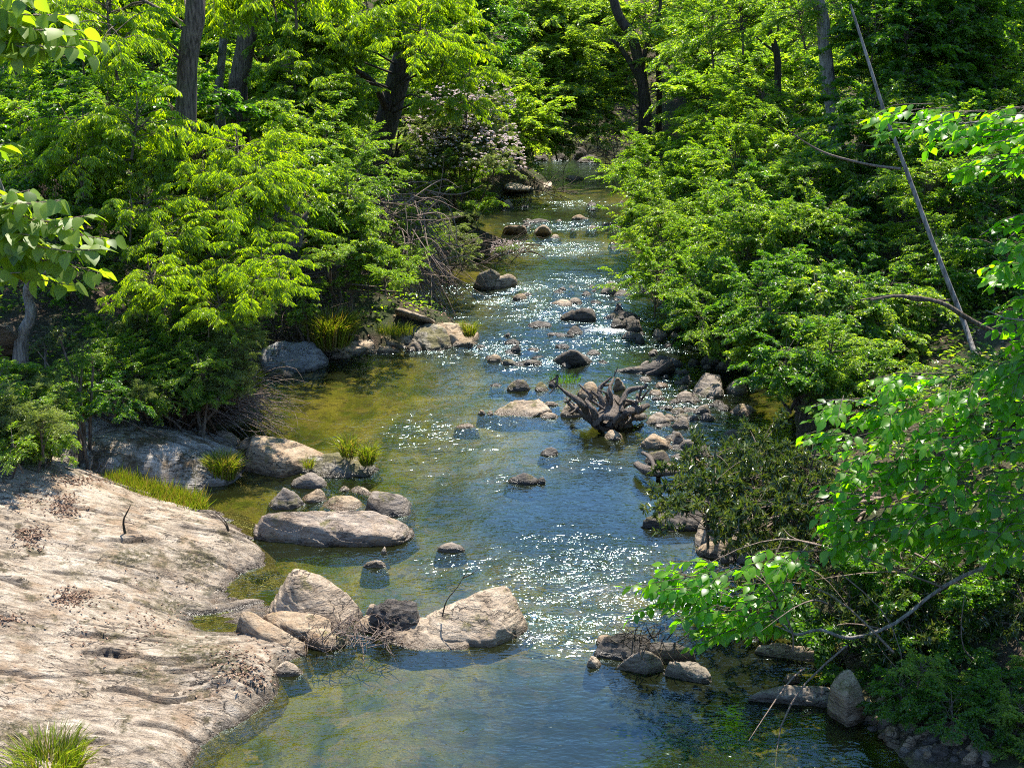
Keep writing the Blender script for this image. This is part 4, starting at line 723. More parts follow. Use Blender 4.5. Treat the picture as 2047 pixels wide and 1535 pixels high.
def shrub(label, keys, items, cat='shrub', name='shrub', group=None, mat=None, rs=.03, bl=0, basept=None):
    """items: (px, py, Y, size); stems grow from the ground below to every bough"""
    C = [Q(a, b, Y) for a, b, Y, s in items]; m = np.mean(C, 0) if basept is None else np.asarray(basept)
    b = np.array([m[0], m[1], gz(m[0], m[1]) - .05]); t_ = thing(name, label, cat, b, group); T = Tubes()
    for i, (c, it) in enumerate(zip(C, items)):
        add_bough(t_, keys[i % len(keys)], c, it[3])
        e = c - np.array([0, 0, .6 * it[3] * .7]); q = b + np.array([rnd.uniform(-.15, .15), rnd.uniform(-.15, .15), 0]); mid = (q + e) / 2 + np.array([rnd.uniform(-.2, .2), rnd.uniform(-.2, .2), .1])
        T.add([q, mid, e], [rs, rs * .8, rs * .5], 5, 0, 0, 3)
        if bl and i % bl == 0:
            o = bpy.data.objects.new('blossom', BLOOM); put(o, t_, kind='stuff'); o.location = Vector([float(a) for a in (c - b)]); o.scale = (it[3],) * 3; o.rotation_euler = (0, 0, rnd.uniform(0, 6))
    obj('stems', T.mesh('stems', mat or M_STEM, b), t_)
    return t_
def tree(label, trunk, mat, keys, items, name='tree', limbs=(), ups=(), base_ext=True, cat='tree', k=10):
    """trunk: (px, py, Y, diameter) from the base up; items: crown boughs in view; ups: world boughs higher than the picture"""
    P = [Q(x, y, Y) for x, y, Y, d in trunk]; rd = [d / 2 for *_, d in trunk]
    if base_ext:
        b = P[0]; g = gz(b[0], b[1]) - .15
        if b[2] > g + .1: P.insert(0, np.array([b[0], b[1], g])); rd.insert(0, rd[0] * 1.25)
    if ups:
        tp = np.array(ups[0][0]); P.append(P[-1] * .4 + tp * .6 + np.array([0, 0, -1.0])); rd.append(rd[-1] * .6)
    t_ = thing(name, label, cat, P[0]); part('trunk', P, rd, mat, t_, k, .10, len(P), 4)
    for L in limbs: part('limb', [Q(x, y, Y) for x, y, Y, d in L], [d / 2 for *_, d in L], mat, t_, 6, .08, 3, 4)
    A = np.array(P)
    for i, (x, y, Y, s) in enumerate(items):
        c = Q(x, y, Y); add_bough(t_, keys[i % len(keys)], c, s, 'crown'); za = np.clip(c[2] - .5, A[0, 2] + .3, A[-1, 2]); a = np.array([np.interp(za, A[:, 2], A[:, q]) for q in range(3)])
        part('limb', [a, (a + c) / 2 + np.array([0, 0, .25]), c - np.array([0, 0, .3 * s])], [.03, .022, .010], mat, t_, 5, 0, 0, 3)
    for i, (c, s) in enumerate(ups): add_bough(t_, ('U0', 'U1')[i % 2], c, s, 'crown')
    return t_
# ================================================================ vegetation
def spread(x0, x1, y0, y1, Y0, Y1, n, s, seed):          # boughs filling a region, nearer ones lower
    r = random.Random(seed); o = []; nx = max(1, round(math.sqrt(n * (x1 - x0) / max(1, (y1 - y0))))); ny = max(1, math.ceil(n / nx))
    for j in range(ny):
        for i in range(nx):
            u = (i + .5 + r.uniform(-.35, .35)) / nx; v = (j + .5 + r.uniform(-.35, .35)) / ny
            o.append((x0 + (x1 - x0) * u, y0 + (y1 - y0) * v, Y1 + (Y0 - Y1) * v + r.uniform(-.6, .6), s * r.uniform(.85, 1.15)))
    return o
def up(x, y, z, s): return (np.array([x, y, z]), s)
A = ['A0', 'A1', 'A2']; B = ['B0', 'B1', 'B2']; K = ['K0', 'K1']; FA = ['F0', 'F1']; W = ['W0', 'W1']; RH = ['R0', 'R1']; SS = ['S0', 'S1']
# ---- left bank trees
tree('big brown trunked tree with drooping yellow green leaves on the left bank', [(370, 672, 22, .62), (371, 600, 22, .42), (370, 400, 22.1, .36), (375, 130, 22.2, .34), (375, -60, 22.2, .32)], M_BARK, B,
     spread(390, 570, 350, 490, 20.0, 20.8, 6, .6, 1) + spread(230, 570, 500, 620, 18.8, 19.3, 6, .48, 2) + spread(150, 300, 220, 360, 21.2, 21.8, 3, .7, 3) + spread(300, 570, 270, 360, 21.3, 21.9, 5, .55, 33) + spread(90, 300, -30, 120, 21, 23, 4, .8, 4) + spread(330, 640, -60, 20, 24, 25.5, 4, .9, 4) + [(160, 330, 20.8, .6), (260, 420, 20.0, .55), (560, 560, 18.8, .38), (420, 630, 18.6, .38), (330, 470, 19.6, .55)],
     ups=[up(-8.5, 24, 13, 1.0), up(-10, 22, 12, 1.0)])
tree('slim straight grey trunk behind the big brown left bank trunk', [(438, 200, 31, .22), (441, 150, 31, .2), (448, 60, 31, .19), (456, -60, 31, .18)], M_BARKG, B, [(470, -20, 31, .9)], ups=[up(-10, 34, 13, 1.0)])
tree('stout leaning trunk behind the left bank leaves, third trunk from the left', [(474, 205, 30, .46), (480, 150, 30, .44), (497, 60, 30, .42), (515, -20, 30, .42), (540, -150, 30, .36)], M_BARK, K, [(520, -30, 30, .8), (600, 10, 30.5, .8)], limbs=[[(515, -10, 30, .2), (545, -5, 30, .16), (580, 25, 30, .08)]], ups=[up(-9, 31, 15, 1.3), up(-11, 30, 13, 1.2)])
tree('thick dark vine clad trunk leaning right, under a bright yellow green crown', [(742, 400, 33, .74), (752, 330, 33, .64), (775, 240, 33, .60), (798, 150, 33, .56), (825, 40, 33, .5), (850, -80, 33, .45)], M_BARKD, B,
     spread(560, 930, -10, 90, 29.5, 31, 8, .85, 6) + spread(860, 960, 130, 230, 30, 30.6, 3, .6, 7) + spread(560, 720, 90, 190, 29.5, 30, 3, .7, 8), limbs=[[(778, 230, 33, .22), (745, 165, 32, .16), (690, 130, 31, .1), (650, 110, 30, .06)]],
     ups=[up(-5.5, 36, 13, 1.0)])
tree('dark green broadleaf tree hanging over the creek at the top centre', [(930, 220, 45, .35), (945, 60, 45, .3), (960, -60, 45, .25)], M_BARKD, K, spread(890, 1000, -20, 110, 43, 45, 5, .9, 9) + [(960, 150, 43, .6)], ups=[up(-5.5, 46, 12, 1.2)])
# ---- left hillside shrubs, low sunlit growth
LH = [('pale green maple sapling on the sunny slope right of the three left trunks', ['M0', 'A0'], spread(540, 670, 170, 300, 27.5, 29.5, 6, .75, 10)),
      ('leafy sapling thicket behind the slim grey trunk', ['A1', 'M0'], spread(380, 560, 130, 260, 34, 36, 5, 1.1, 11)),
      ('shaded green bushes behind the upper left leaves', ['A2', 'K0'], spread(60, 360, 100, 250, 27, 32, 7, 1.1, 12)),
      ('bright low bush above the old grey snag', ['A0', 'M0', 'A1'], spread(560, 730, 300, 430, 24.5, 27, 7, .68, 13)),
      ('dark shrub behind the large leaves at the left edge', ['K1', 'A2'], spread(-60, 300, 220, 420, 21.5, 25, 8, .8, 14)),
      ('shaded undergrowth bush under the left bank tree', ['K0', 'A1'], spread(80, 420, 430, 560, 20.5, 22.5, 6, .55, 15)),
      ('sunlit bush left of the thick leaning trunk', ['A2', 'A0', 'M0'], spread(590, 680, 200, 360, 28.5, 31, 6, .68, 16)),
      ('sprawling twiggy bush behind the brush pile', ['L0', 'S0', 'A1'], spread(800, 900, 250, 400, 33.5, 36, 6, .6, 70)),
      ('small leafy bush at the foot of the brush pile', ['S0', 'S1', 'A0'], spread(690, 850, 440, 540, 26, 28.5, 7, .42, 71)),
      ('thicket on the upper left slope behind the leaning trunk', ['A0', 'F0', 'A2'], spread(660, 900, 60, 230, 38, 43, 12, 1.15, 72)),
      ('leafy slope bushes behind the flowering laurel', ['F1', 'A1'], spread(880, 1040, 130, 290, 41, 46, 9, 1.05, 73)),
      ('high bushes at the top left behind the three trunks', ['A1', 'K0', 'F0'], spread(20, 560, 0, 140, 38, 44, 14, 1.3, 74)),
      ('light green bush spilling over the bank left of the brush pile', ['A1', 'S0', 'M0'], spread(640, 730, 420, 520, 23.5, 25.5, 6, .5, 17)),
      ('yellow green shrub reaching over the water below the brush pile', ['S0', 'S1'], spread(690, 830, 500, 580, 23.5, 24.6, 7, .42, 18)),
      ('leafy shrub with narrow yellowish leaves along the left water edge', ['S1', 'L0', 'S0'], spread(850, 985, 340, 450, 33, 36.5, 8, .68, 20)),
      ('low brownish green shrub at the left water edge above the split boulder', ['S0', 'L0'], spread(850, 930, 450, 520, 29, 31, 5, .45, 21)),
      ('broad leaved sapling beside the grass clump of the left point', ['M0', 'S1'], [(600, 585, 23.4, .28), (640, 575, 23.6, .3), (610, 620, 23.2, .22), (590, 640, 23, .22)])]
for lab, ks, it in LH: shrub(lab, ks, it, basept=(-4.9, 25.4, 0) if 'reaching over' in lab or 'foot of the brush' in lab else None)
shrub('mountain laurel bush with pinkish white blossom on the left bank', ['L0', 'L0'], spread(870, 1000, 190, 330, 34, 36, 9, .7, 19), bl=1)
shrub('small laurel sprig with white blossoms on the far left spit', SS, [(1005, 500, 31.6, .26), (1028, 497, 31.5, .2)], bl=1, basept=(-.9, 32.0, 0))
shrub('grey green narrow leaved willow shrub on the left bank', W, spread(410, 520, 590, 700, 20, 21.5, 8, .48, 22) + spread(400, 490, 700, 790, 18.6, 19.4, 7, .42, 23))
shrub('fine leaved yellow green bush at the left edge above the bedrock', ['S0', 'S1', 'W0'], spread(-60, 120, 770, 880, 15.8, 16.6, 10, .52, 24) + [(40, 745, 16.8, .42), (-40, 740, 16.8, .5), (90, 800, 16.4, .4)] + spread(-60, 110, 860, 915, 15.5, 15.8, 7, .46, 27))
shrub('young shoot with oblong leaves above the fine leaved left bush', ['R0'], [(120, 668, 17.2, .22), (90, 690, 17.2, .2), (165, 690, 17.4, .18)])
shrub('spreading yellow green sprig right of the fine leaved left bush', ['S1'], [(150, 735, 17.2, .26), (185, 720, 17.3, .22), (110, 745, 17, .24)])
shrub('green shrub in the shade between the root mass and the left bank tree', ['K1', 'W0', 'A0'], spread(200, 420, 640, 760, 18.4, 20.4, 13, .42, 25) + spread(150, 430, 730, 810, 17.8, 18.6, 8, .33, 26))
shrub('tuft of green leaves growing behind the root mass', ['W1', 'S0'], [(415, 770, 18.4, .3), (435, 800, 18.2, .28), (400, 720, 18.8, .35), (300, 800, 18.0, .25)])
# ---- far end
tree('light green feathery tree left of the far gap', [(1030, 320, 50, .3), (1040, 150, 50, .26), (1060, -40, 50, .2)], M_BARKD, FA, spread(1020, 1150, 0, 280, 47, 50, 12, 1.0, 30), ups=[up(-5.5, 55, 11, .8)])
tree('pale green tree arching across the top of the far gap', [(1150, 250, 62, .3), (1150, 100, 62, .26), (1130, -40, 62, .2)], M_BARKD, FA, spread(1060, 1230, -20, 110, 58, 60, 7, 1.25, 31), ups=[up(-3, 66, 11, .8)])
tree('dark blue green evergreen deep in the far gap', [(1185, 300, 66, .4), (1185, 100, 66, .32), (1185, -60, 66, .2)], M_BARKD, ['F0', 'F1', 'K0'], spread(1130, 1240, 20, 230, 65, 67, 8, 1.5, 32), ups=[up(6, 72, 10, .8)])
shrub('bright green grassy mound on the far bank behind the pool', ['S0', 'S1', 'A0'], spread(1075, 1200, 250, 300, 53, 56, 14, .8, 33))
shrub('leafy bush at the left of the far pool', ['A1', 'S0', 'F0'], spread(930, 1010, 270, 340, 46, 50, 6, .7, 35))
shrub('green thicket on the far slope in the gap', ['F0', 'F1', 'A0'], spread(1060, 1240, 170, 270, 57, 62, 10, 1.1, 36))
tree('dark crooked trunk with two limbs right of the far gap', [(1290, 230, 47, .46), (1286, 180, 47, .42), (1276, 120, 47, .38), (1262, 70, 47, .36), (1238, 35, 47, .34), (1225, -10, 47, .30), (1215, -80, 47, .26)], M_BARKD, FA, spread(1180, 1225, 160, 270, 46, 47.5, 4, .65, 34) + [(1290, 30, 48, 1.1), (1330, 90, 48, .9)],
     limbs=[[(1285, 175, 47, .22), (1262, 130, 47, .2), (1240, 95, 47, .16), (1222, 80, 47, .1)], [(1280, 140, 47, .2), (1300, 70, 47, .16), (1318, 30, 47, .12), (1320, -20, 47, .1)]], ups=[up(9.5, 50, 13, .8)])
# ---- right bank bushes hanging over the creek
RB = [('pale leafed bush arching over the far bend on the right', ['A0', 'F0', 'A1'], spread(1270, 1420, 290, 380, 37, 40, 7, .85, 40)),
      ('bright arching bush overhanging the far rapids from the right bank', ['A1', 'A2', 'A0'], spread(1270, 1440, 340, 470, 31, 34, 9, .85, 41)),
      ('dense leafy bush on the right bank above the upper riffle', ['A2', 'A0', 'A1'], spread(1290, 1480, 440, 570, 25.5, 28.5, 10, .72, 42)),
      ('dark lower branches of bush trailing over the upper riffle', ['A0', 'K0'], spread(1380, 1520, 560, 660, 22.5, 24.5, 7, .58, 43)),
      ('tall light green shrub on the right slope below the pale trunk', ['A1', 'A0', 'M0'], spread(1430, 1640, 200, 380, 29, 33, 10, .95, 44)),
      ('broad leaved dark shrub in the shade on the right bank', ['K0', 'K1', 'M0'], spread(1500, 1720, 540, 720, 19.5, 21.5, 11, .55, 45)),
      ('dim thicket behind the dead branch in the right middle', ['A2', 'K1'], spread(1470, 1700, 370, 540, 23.5, 27, 10, .75, 46)),
      ('leafy bush right of the leaning pole', ['A0', 'K0', 'A2'], spread(1820, 2120, 330, 600, 21.5, 24.5, 11, .72, 47)),
      ('sunlit grapevine mound left of the leaning pole foot', ['M0', 'K1'], spread(1690, 1840, 570, 700, 20.2, 21.5, 8, .45, 48)),
      ('shaded bush along the right water edge behind the rhododendron', ['K1', 'A1'], spread(1560, 1760, 700, 800, 17.6, 18.8, 6, .5, 49)),
      ('green thicket at the upper right around the second dark trunk', ['A1', 'K0'], spread(1680, 2080, 120, 330, 26, 31, 12, 1.0, 50)),
      ('thicket filling the upper right corner', ['A0', 'K1', 'F0'], spread(1820, 2120, 0, 190, 33, 38, 12, 1.2, 75)),
      ('high right slope thicket above the far bushes', ['A2', 'F1'], spread(1390, 1600, 60, 220, 38, 43, 9, 1.2, 51)),
      ('dark green bank bush under the near leafy branches', ['K0', 'R0'], spread(1930, 2140, 760, 860, 15.2, 16.2, 6, .45, 52))]
for lab, ks, it in RB: shrub(lab, ks, it)
tree('pale grey straight trunk on the right slope', [(1690, 420, 30, .36), (1668, 250, 30, .33), (1655, 150, 30, .31), (1645, 40, 30, .30), (1638, -60, 30, .28)], M_BARKG, A, [(1600, 20, 30.5, .9), (1720, 60, 30.5, .8)], ups=[up(9, 32, 14, 1.0)])
tree('dark trunk half hidden in leaves at the upper right', [(1790, 260, 31, .4), (1795, 160, 31, .36), (1805, 40, 31, .34), (1810, -60, 31, .3)], M_BARKD, K, spread(1720, 1980, -20, 80, 29, 31, 6, .9, 53), ups=[up(11.5, 33, 13, 1.0)])
tree('slender dark forked sapling left of the pale grey trunk', [(1555, 160, 34, .18), (1545, 80, 34, .16), (1520, 40, 34, .13), (1480, 0, 34, .08)], M_BARKD, A, [(1480, 30, 34, 1.0), (1420, 60, 35, 1.0), (1560, 0, 34, .9)], ups=[up(8.5, 38, 12, 1.0)])
tree('thin dark trunk in the leaves between the crooked trunk and the pale trunk', [(1318, 200, 50, .22), (1316, 110, 50, .2), (1320, 50, 50, .18), (1325, -40, 50, .15)], M_BARKD, FA, [(1360, 20, 50, 1.2), (1400, 110, 46, 1.1)], ups=[up(9, 54, 12, 1.2)])
po = thing('leaning_pole', 'long bare dead sapling leaning left across the right bank', 'dead tree', G(1957, 728, 1.35))
part('pole', [G(1958, 735, 1.3), Q(1925, 640, 19.3), Q(1870, 500, 19.5), Q(1815, 350, 19.8), Q(1770, 230, 20), Q(1735, 120, 20.2), Q(1700, 10, 20.4)], (.043, .041, .037, .033, .028, .024, .016), M_BARKG, po, 8, .08, 2)
part('side_branch', [Q(1800, 338, 19.8), Q(1740, 330, 19.6), Q(1660, 310, 19.4), Q(1610, 285, 19.2), Q(1568, 255, 19)], (.022, .02, .017, .012, .005), M_TWIG, po, 5, .05, 1)
part('side_branch', [Q(1900, 600, 19.4), Q(1830, 600, 19.2), Q(1790, 590, 19), Q(1720, 600, 18.8)], (.02, .022, .02, .012), M_BARK, po, 6, .1, 3)
lg = thing('fallen_branch', 'crooked fallen branch on the right bank behind the leaning pole', 'branch', G(1990, 660, 1.8)); part('branch', [Q(2020, 680, 18.9), Q(1940, 640, 18.8), Q(1880, 605, 18.7), Q(1800, 592, 18.7), Q(1740, 600, 18.7)], (.035, .04, .036, .03, .015), M_BARK, lg, 6, .1, 3)
sn = thing('old_snag', 'weathered grey stump snag on the left slope', 'stump', G(575, 470, 2.4)); c = np.array(sn.location)
for i, (dx, h, rr) in enumerate([(-.16, .5, .09), (0, .75, .12), (.14, .6, .1), (.27, .45, .07)]): part('splinter', [c + np.array([dx * .6, 0, -.2]), c + np.array([dx, .02, h * .5]), c + np.array([dx * 1.3 + .06, .05, h])], (rr * 1.3, rr, .02), M_WOOD, sn, 8, .3, i)
part('limb', [c + np.array([-.7, -.1, .62]), c + np.array([-.3, -.1, .7]), c + np.array([.1, -.1, .85])], (.03, .035, .02), M_TWIG, sn, 5, .1, 2)
# upper canopy on the slopes out of frame keeps the banks in broken shade
for i, (x, y, z, s) in enumerate([(10.5, 21, 12, 1.0), (15.5, 20, 11.5, 1.3), (13, 37, 13, 1.4), (-14, 18, 12, 1.2), (-14, 38, 13, 1.4), (13.5, 27, 14, 1.4), (11.5, 60, 14, 1.6), (-12, 58, 14, 1.6)]):
    g = gz(x, y); t_ = thing('tall_tree', 'tall forest tree on the slope whose crown rises above the picture', 'tree', (x, y, g - .1), 'tall trees behind the banks')
    part('trunk', [np.array([x, y, g - .2]), np.array([x + .2, y, g + 4]), np.array([x, y + .2, z])], (.24, .19, .1), M_BARK, t_, 8, .08, i)
    for dx, dy, dz in ((0, 0, 0), (1.6, .6, -1.6), (-1.5, -.5, -1.2), (.3, -1.4, 1.4)): add_bough(t_, ('U0', 'U1')[i % 2], (x + dx * s, y + dy * s, z + dz), s * .9, 'crown')
# distant forest on the slopes beyond
for i in range(34):
    r = random.Random(i + 300); side = r.choice([-1, 1]); y = r.uniform(34, 95); x = side * r.uniform(6, 10 + y * .35) + 2
    if y < 62 and abs(x) < 8: x += side * 5
    g = gz(x, y); t_ = thing('forest_sapling', 'leafy understorey tree in the woods of the ' + ('left' if side < 0 else 'right') + ' slope, ' + ('nearer part' if y < 55 else 'farther part'), 'tree', (x, y, g - .1), 'understorey trees of the slopes')
    part('trunk', [np.array([x, y, g - .2]), np.array([x + r.uniform(-.3, .3), y, g + 2.2]), np.array([x, y, g + 4.2])], (.09, .07, .03), M_BARKD, t_, 6, .08, i)
    for k in range(4): add_bough(t_, r.choice(['F0', 'F1', 'A0', 'K0', 'B1']), (x + r.uniform(-1.2, 1.2), y + r.uniform(-1.2, 1.2), g + .9 + k * 1.15), r.uniform(1.1, 1.6), 'crown')
for i in range(9):
    x = -14 + i * 4.2; y = 70 + (i % 3) * 4; g = gz(x, y); t_ = thing('forest_sapling', 'leafy understorey tree in the woods beyond the far pool', 'tree', (x, y, g - .1), 'understorey trees beyond the far pool')
    part('trunk', [np.array([x, y, g - .2]), np.array([x, y, g + 5])], (.1, .05), M_BARKD, t_, 6, .0, i, 0)
    for k in range(4): add_bough(t_, ['K0', 'F0', 'K1', 'F1'][(i + k) % 4], (x + (k % 2) * 1.5 - .7, y, g + .8 + k * 1.6), 1.9, 'crown')
# ---- large leaves picked out one by one
def big_leaf(name, mat, L, Wd, heart, seed):
    r = random.Random(seed); us = [0, .12, .35, .6, .82, 1.0]; ws = [.10, .82, 1.0, .78, .38, .0] if heart else [.06, .55, 1.0, .86, .42, .0]
    V = []; Fq = []
    for i, (u, wv) in enumerate(zip(us, ws)):
        zz = -.22 * L * u * u; cu = .10 * Wd * wv * r.uniform(.5, 1.3); back = -.06 * L if heart and i == 0 else 0
        V += [(-wv * Wd / 2, u * L + back, zz + cu), (0, u * L, zz), (wv * Wd / 2, u * L + back, zz + cu)]
    for i in range(5):
        a = i * 3; Fq += [(a, a + 1, a + 4, a + 3), (a + 1, a + 2, a + 5, a + 4)]
    return mesh(name, np.array(V), np.array(Fq), mat, True, {'v': np.full(len(V), r.uniform(.25, .85))})
PL = [big_leaf('leaf', M_P, .24, .19, True, i) for i in range(5)]; DL = [big_leaf('leaf', M_D, .125, .078, False, i + 9) for i in range(5)]
def place_leaf(me, parent, P, D, Nn, s):
    D = unit(D); Nn = np.asarray(Nn, float); X = unit(np.cross(D, Nn)); Z = np.cross(X, D)
    M = Matrix([[X[i] * s, D[i] * s, Z[i] * s, P[i]] for i in range(3)] + [[0, 0, 0, 1]])
    o = bpy.data.objects.new('leaf', me); put(o, parent); o.matrix_local = Matrix.Translation(-parent.location) @ M
# paulownia like tree at the left edge
r = np.random.default_rng(8); b = G(38, 700, 1.35); YP = b[1]
pw = thing('large_leaved_tree', 'crooked pale tree with huge heart shaped leaves at the left edge', 'tree', b - np.array([0, 0, .2]))
part('trunk', [b - np.array([0, 0, .2]), Q(45, 670, YP), Q(62, 630, YP), Q(56, 590, YP), Q(60, 545, YP - .2), Q(30, 450, YP - .8), Q(0, 380, YP - 1.2), Q(-60, 200, YP - 1.5), Q(-80, -60, YP - 1.6)], (.13, .10, .085, .08, .08, .07, .065, .06, .05), M_BARKG, pw, 8, .1, 3)
part('limb', [Q(62, 555, YP), Q(95, 545, YP), Q(135, 538, YP - .2)], (.05, .04, .02), M_BARKG, pw, 6, .1, 1)
T = Tubes(); nP = 0
SH = [((-60, 420), (225, 480)), ((-40, 400), (120, 400)), ((-60, 470), (200, 545)), ((-50, 500), (110, 520)), ((-70, 390), (60, 380)), ((0, 440), (180, 430)), ((-60, 530), (40, 545)),
      ((-60, 30), (205, 85)), ((-60, 10), (130, 30)), ((-50, 60), (90, 100)), ((-60, -30), (60, 0)), ((-70, 90), (30, 110)), ((20, 40), (190, 110)), ((-60, 300), (8, 285)), ((-60, 450), (150, 505)), ((-60, 40), (160, 60)), ((0, 410), (150, 460)), ((10, 480), (190, 500)), ((20, 530), (140, 570)), ((0, 20), (110, 70)), ((-20, 70), (150, 95)), ((-40, 440), (60, 470))]
for (a, e) in SH:
    Y0 = YP - 1.5 + r.uniform(-.4, .3); Y1 = YP - 1.9 + r.uniform(-.5, .3); A_ = Q(*a, Y0); E = Q(*e, Y1); mid = (A_ + E) / 2 + np.array([0, 0, -.06]); T.add([A_, mid, E], [.018, .012, .006], 5, 0, 0, 3)
    n = int(np.linalg.norm(E - A_) / .085) + 2
    for i in range(n):
        u = (i + .6) / n; p_ = A_ * (1 - u) ** 2 + mid * 2 * u * (1 - u) + E * u * u; d = unit(E - A_); sd_ = unit(np.cross(d, [0, 0, 1])) * (1 if i % 2 else -1)
        D = d * .5 + sd_ * .75 + np.array([0, 0, -.55]) + r.normal(size=3) * .3
        pt = unit(D * np.array([1, 1, .2])) * .09; T.add([p_, p_ + pt], [.004, .003], 3); place_leaf(PL[i % 5], pw, p_ + pt, D, np.array([0, 0, 1]) + r.normal(size=3) * .35, r.uniform(.85, 1.45) * (1.1 - .3 * u)); nP += 1
obj('twigs', T.mesh('twigs', M_TWIG, np.array(pw.location)), pw, kind='stuff')
for (x, y, yy) in ((110, 395, 360), (205, 475, 440), (190, 80, 55), (85, 395, 372)):
    T = Tubes(); a = Q(x, y, YP - 1.9); e = Q(x + 3, yy, YP - 1.9); T.add([a, (a + e) / 2, e], [.006, .005, .002], 4)
    for i in range(16):
        u = r.random(); c = a + (e - a) * u + r.normal(size=3) * np.array([.03, .03, .01]); T.add([c, c + np.array([0, 0, .015]), c + np.array([0, 0, .034])], [.004, .012, .002], 5)
    obj('seed_stalk', T.mesh('seed_stalk', M_ROOT, np.array(pw.location)), pw)
# near leafy tree whose branches come in from the right
tb = np.array([6.3, 11.2, gz(6.3, 11.2) - .1])
dg = thing('near_tree', 'near leafy tree whose bright green branches reach in from the right', 'tree', tb)
part('trunk', [tb, tb + np.array([-.15, .2, 2]), tb + np.array([.1, .1, 4]), tb + np.array([.4, .2, 7]), tb + np.array([.6, .2, 9.5])], (.16, .13, .11, .08, .04), M_BARKG, dg, 8, .1, 4)
LA = [[(2300, 1120, 11.4, .06), (2040, 1115, 11.4, .05), (1890, 1170, 11.5, .05), (1790, 1245, 11.6, .045), (1700, 1275, 11.7, .045), (1640, 1258, 11.7, .04), (1590, 1268, 11.7, .035), (1555, 1240, 11.7, .02), (1480, 1200, 11.7, .014), (1380, 1160, 11.7, .008)],
      [(2300, 860, 11.6, .06), (2080, 860, 11.8, .04), (1880, 850, 12.2, .028), (1700, 800, 12.4, .016), (1620, 815, 12.4, .008)],
      [(2300, 1000, 11.2, .05), (2000, 1000, 11.6, .03), (1800, 1010, 11.8, .02), (1660, 1030, 12, .008)],
      [(2300, 220, 11.5, .05), (2047, 235, 12, .03), (1880, 250, 12.3, .02), (1720, 240, 12.6, .008)],
      [(2300, 620, 11.4, .04), (2047, 640, 11.8, .02), (1970, 620, 12, .008)], [(2300, 420, 11.5, .04), (2047, 430, 12, .02), (1960, 470, 12.2, .008)],
      [(1590, 1268, 11.7, .02), (1530, 1245, 11.6, .012), (1450, 1250, 11.6, .006)], [(1555, 1240, 11.7, .014), (1520, 1160, 11.8, .01), (1540, 1120, 11.9, .006)]]
for L in LA: part('branch', ([tb + np.array([.1, .1, max(.6, Q(*L[0][:3])[2] - tb[2] - .3)])] if L[0][0] == 2300 else []) + [Q(x, y, Y) for x, y, Y, d in L], ([.035] if L[0][0] == 2300 else []) + [d * .42 for *_, d in L], M_BARKG, dg, 6, .1, 2, 3)
r = np.random.default_rng(12)
SP = []      # leaf sprays of the near tree: px, py, Y, count of sprays, half width, half height
for (x, y, Y, n, hx, hy) in [(1700, 830, 12.3, 16, 90, 45), (1850, 790, 12.1, 20, 110, 45), (1980, 800, 11.8, 18, 80, 70), (1790, 900, 12.0, 22, 120, 50), (1950, 930, 11.6, 24, 110, 60), (1760, 1000, 11.8, 20, 110, 45), (1900, 1030, 11.5, 22, 120, 50), (1700, 1060, 11.8, 10, 60, 30), (1980, 1060, 11.3, 12, 70, 40),
                             (1440, 1150, 11.7, 15, 120, 32), (1330, 1180, 11.7, 12, 70, 40), (1420, 1215, 11.65, 13, 70, 30), (1500, 1215, 11.6, 10, 60, 35), (1550, 1112, 11.8, 7, 50, 20), (1430, 1260, 11.6, 5, 45, 18),
                             (1800, 235, 12.4, 9, 80, 30), (1920, 240, 12.1, 12, 80, 35), (2010, 260, 11.9, 14, 50, 50), (2020, 640, 11.9, 14, 60, 60), (2015, 450, 12, 12, 60, 60), (1990, 530, 12.2, 8, 50, 30), (2010, 720, 11.8, 10, 50, 30), (1960, 320, 12.2, 8, 70, 20)]:
    for i in range(int(n * 1.9)):
        SP.append((x + (35 if y > 730 else 62) + r.uniform(-1, 1) * hx, y + r.uniform(-1, 1) * hy, Y + r.uniform(-.35, .35)))
P = np.array([Q(*s) for s in SP]); Dm = unit(np.c_[-np.ones(len(P)) + r.normal(size=len(P)) * .5, r.normal(size=len(P)) * .7 - .2, np.full(len(P), -.12)])
T = Tubes(); LV = []
for a, d in zip(P, Dm):
    L = r.uniform(.22, .36); nl = 7; e = a + d * L - np.array([0, 0, .06]); T.add([a - d * .18 + np.array([0, 0, -.01]), a + d * L * .5, e], [.006, .004, .002], 3)
    sd_ = unit(np.cross(d, [0, 0, 1]))
    for i in range(nl):
        u = (i + .3) / nl; D = d * .6 + (sd_ * (.8 if i % 2 else -.8) if i < nl - 1 else 0) + np.array([0, 0, -.32]) + r.normal(size=3) * .25
        LV.append((a + (e - a) * u, D, np.array([0, 0, 1]) + r.normal(size=3) * .3, r.uniform(.7, 1.15)))
obj('twigs', T.mesh('twigs', M_STEM, tb), dg, kind='stuff')
order = sorted(range(len(LV)), key=lambda i: np.linalg.norm(LV[i][0] - np.array([0, 0, H])) / LV[i][3]); fo = Fol()
for k, i in enumerate(order):
    if k < 300: place_leaf(DL[i % 5], dg, *LV[i][:3], LV[i][3])
rest = [LV[i] for i in order[300:]]
V0 = []; F0 = []; A0 = []; n0 = 0
cos = [(np.array([v.co[:] for v in m_.vertices]), np.array([p_.vertices[:] for p_ in m_.polygons])) for m_ in DL]
for j, (p_, D, Nn, s) in enumerate(rest):
    D = unit(D); X = unit(np.cross(D, Nn)); Z = np.cross(X, D); co, fc = cos[j % 5]; V0.append(p_ + (co @ np.array([X, D, Z])) * s); F0.append(fc + n0); n0 += len(co); A0.append(np.full(len(co), r.uniform(.2, .9)))
obj('foliage', mesh('foliage', np.vstack(V0) - tb, np.vstack(F0), M_D, True, {'v': np.concatenate(A0)}), dg, kind='stuff')
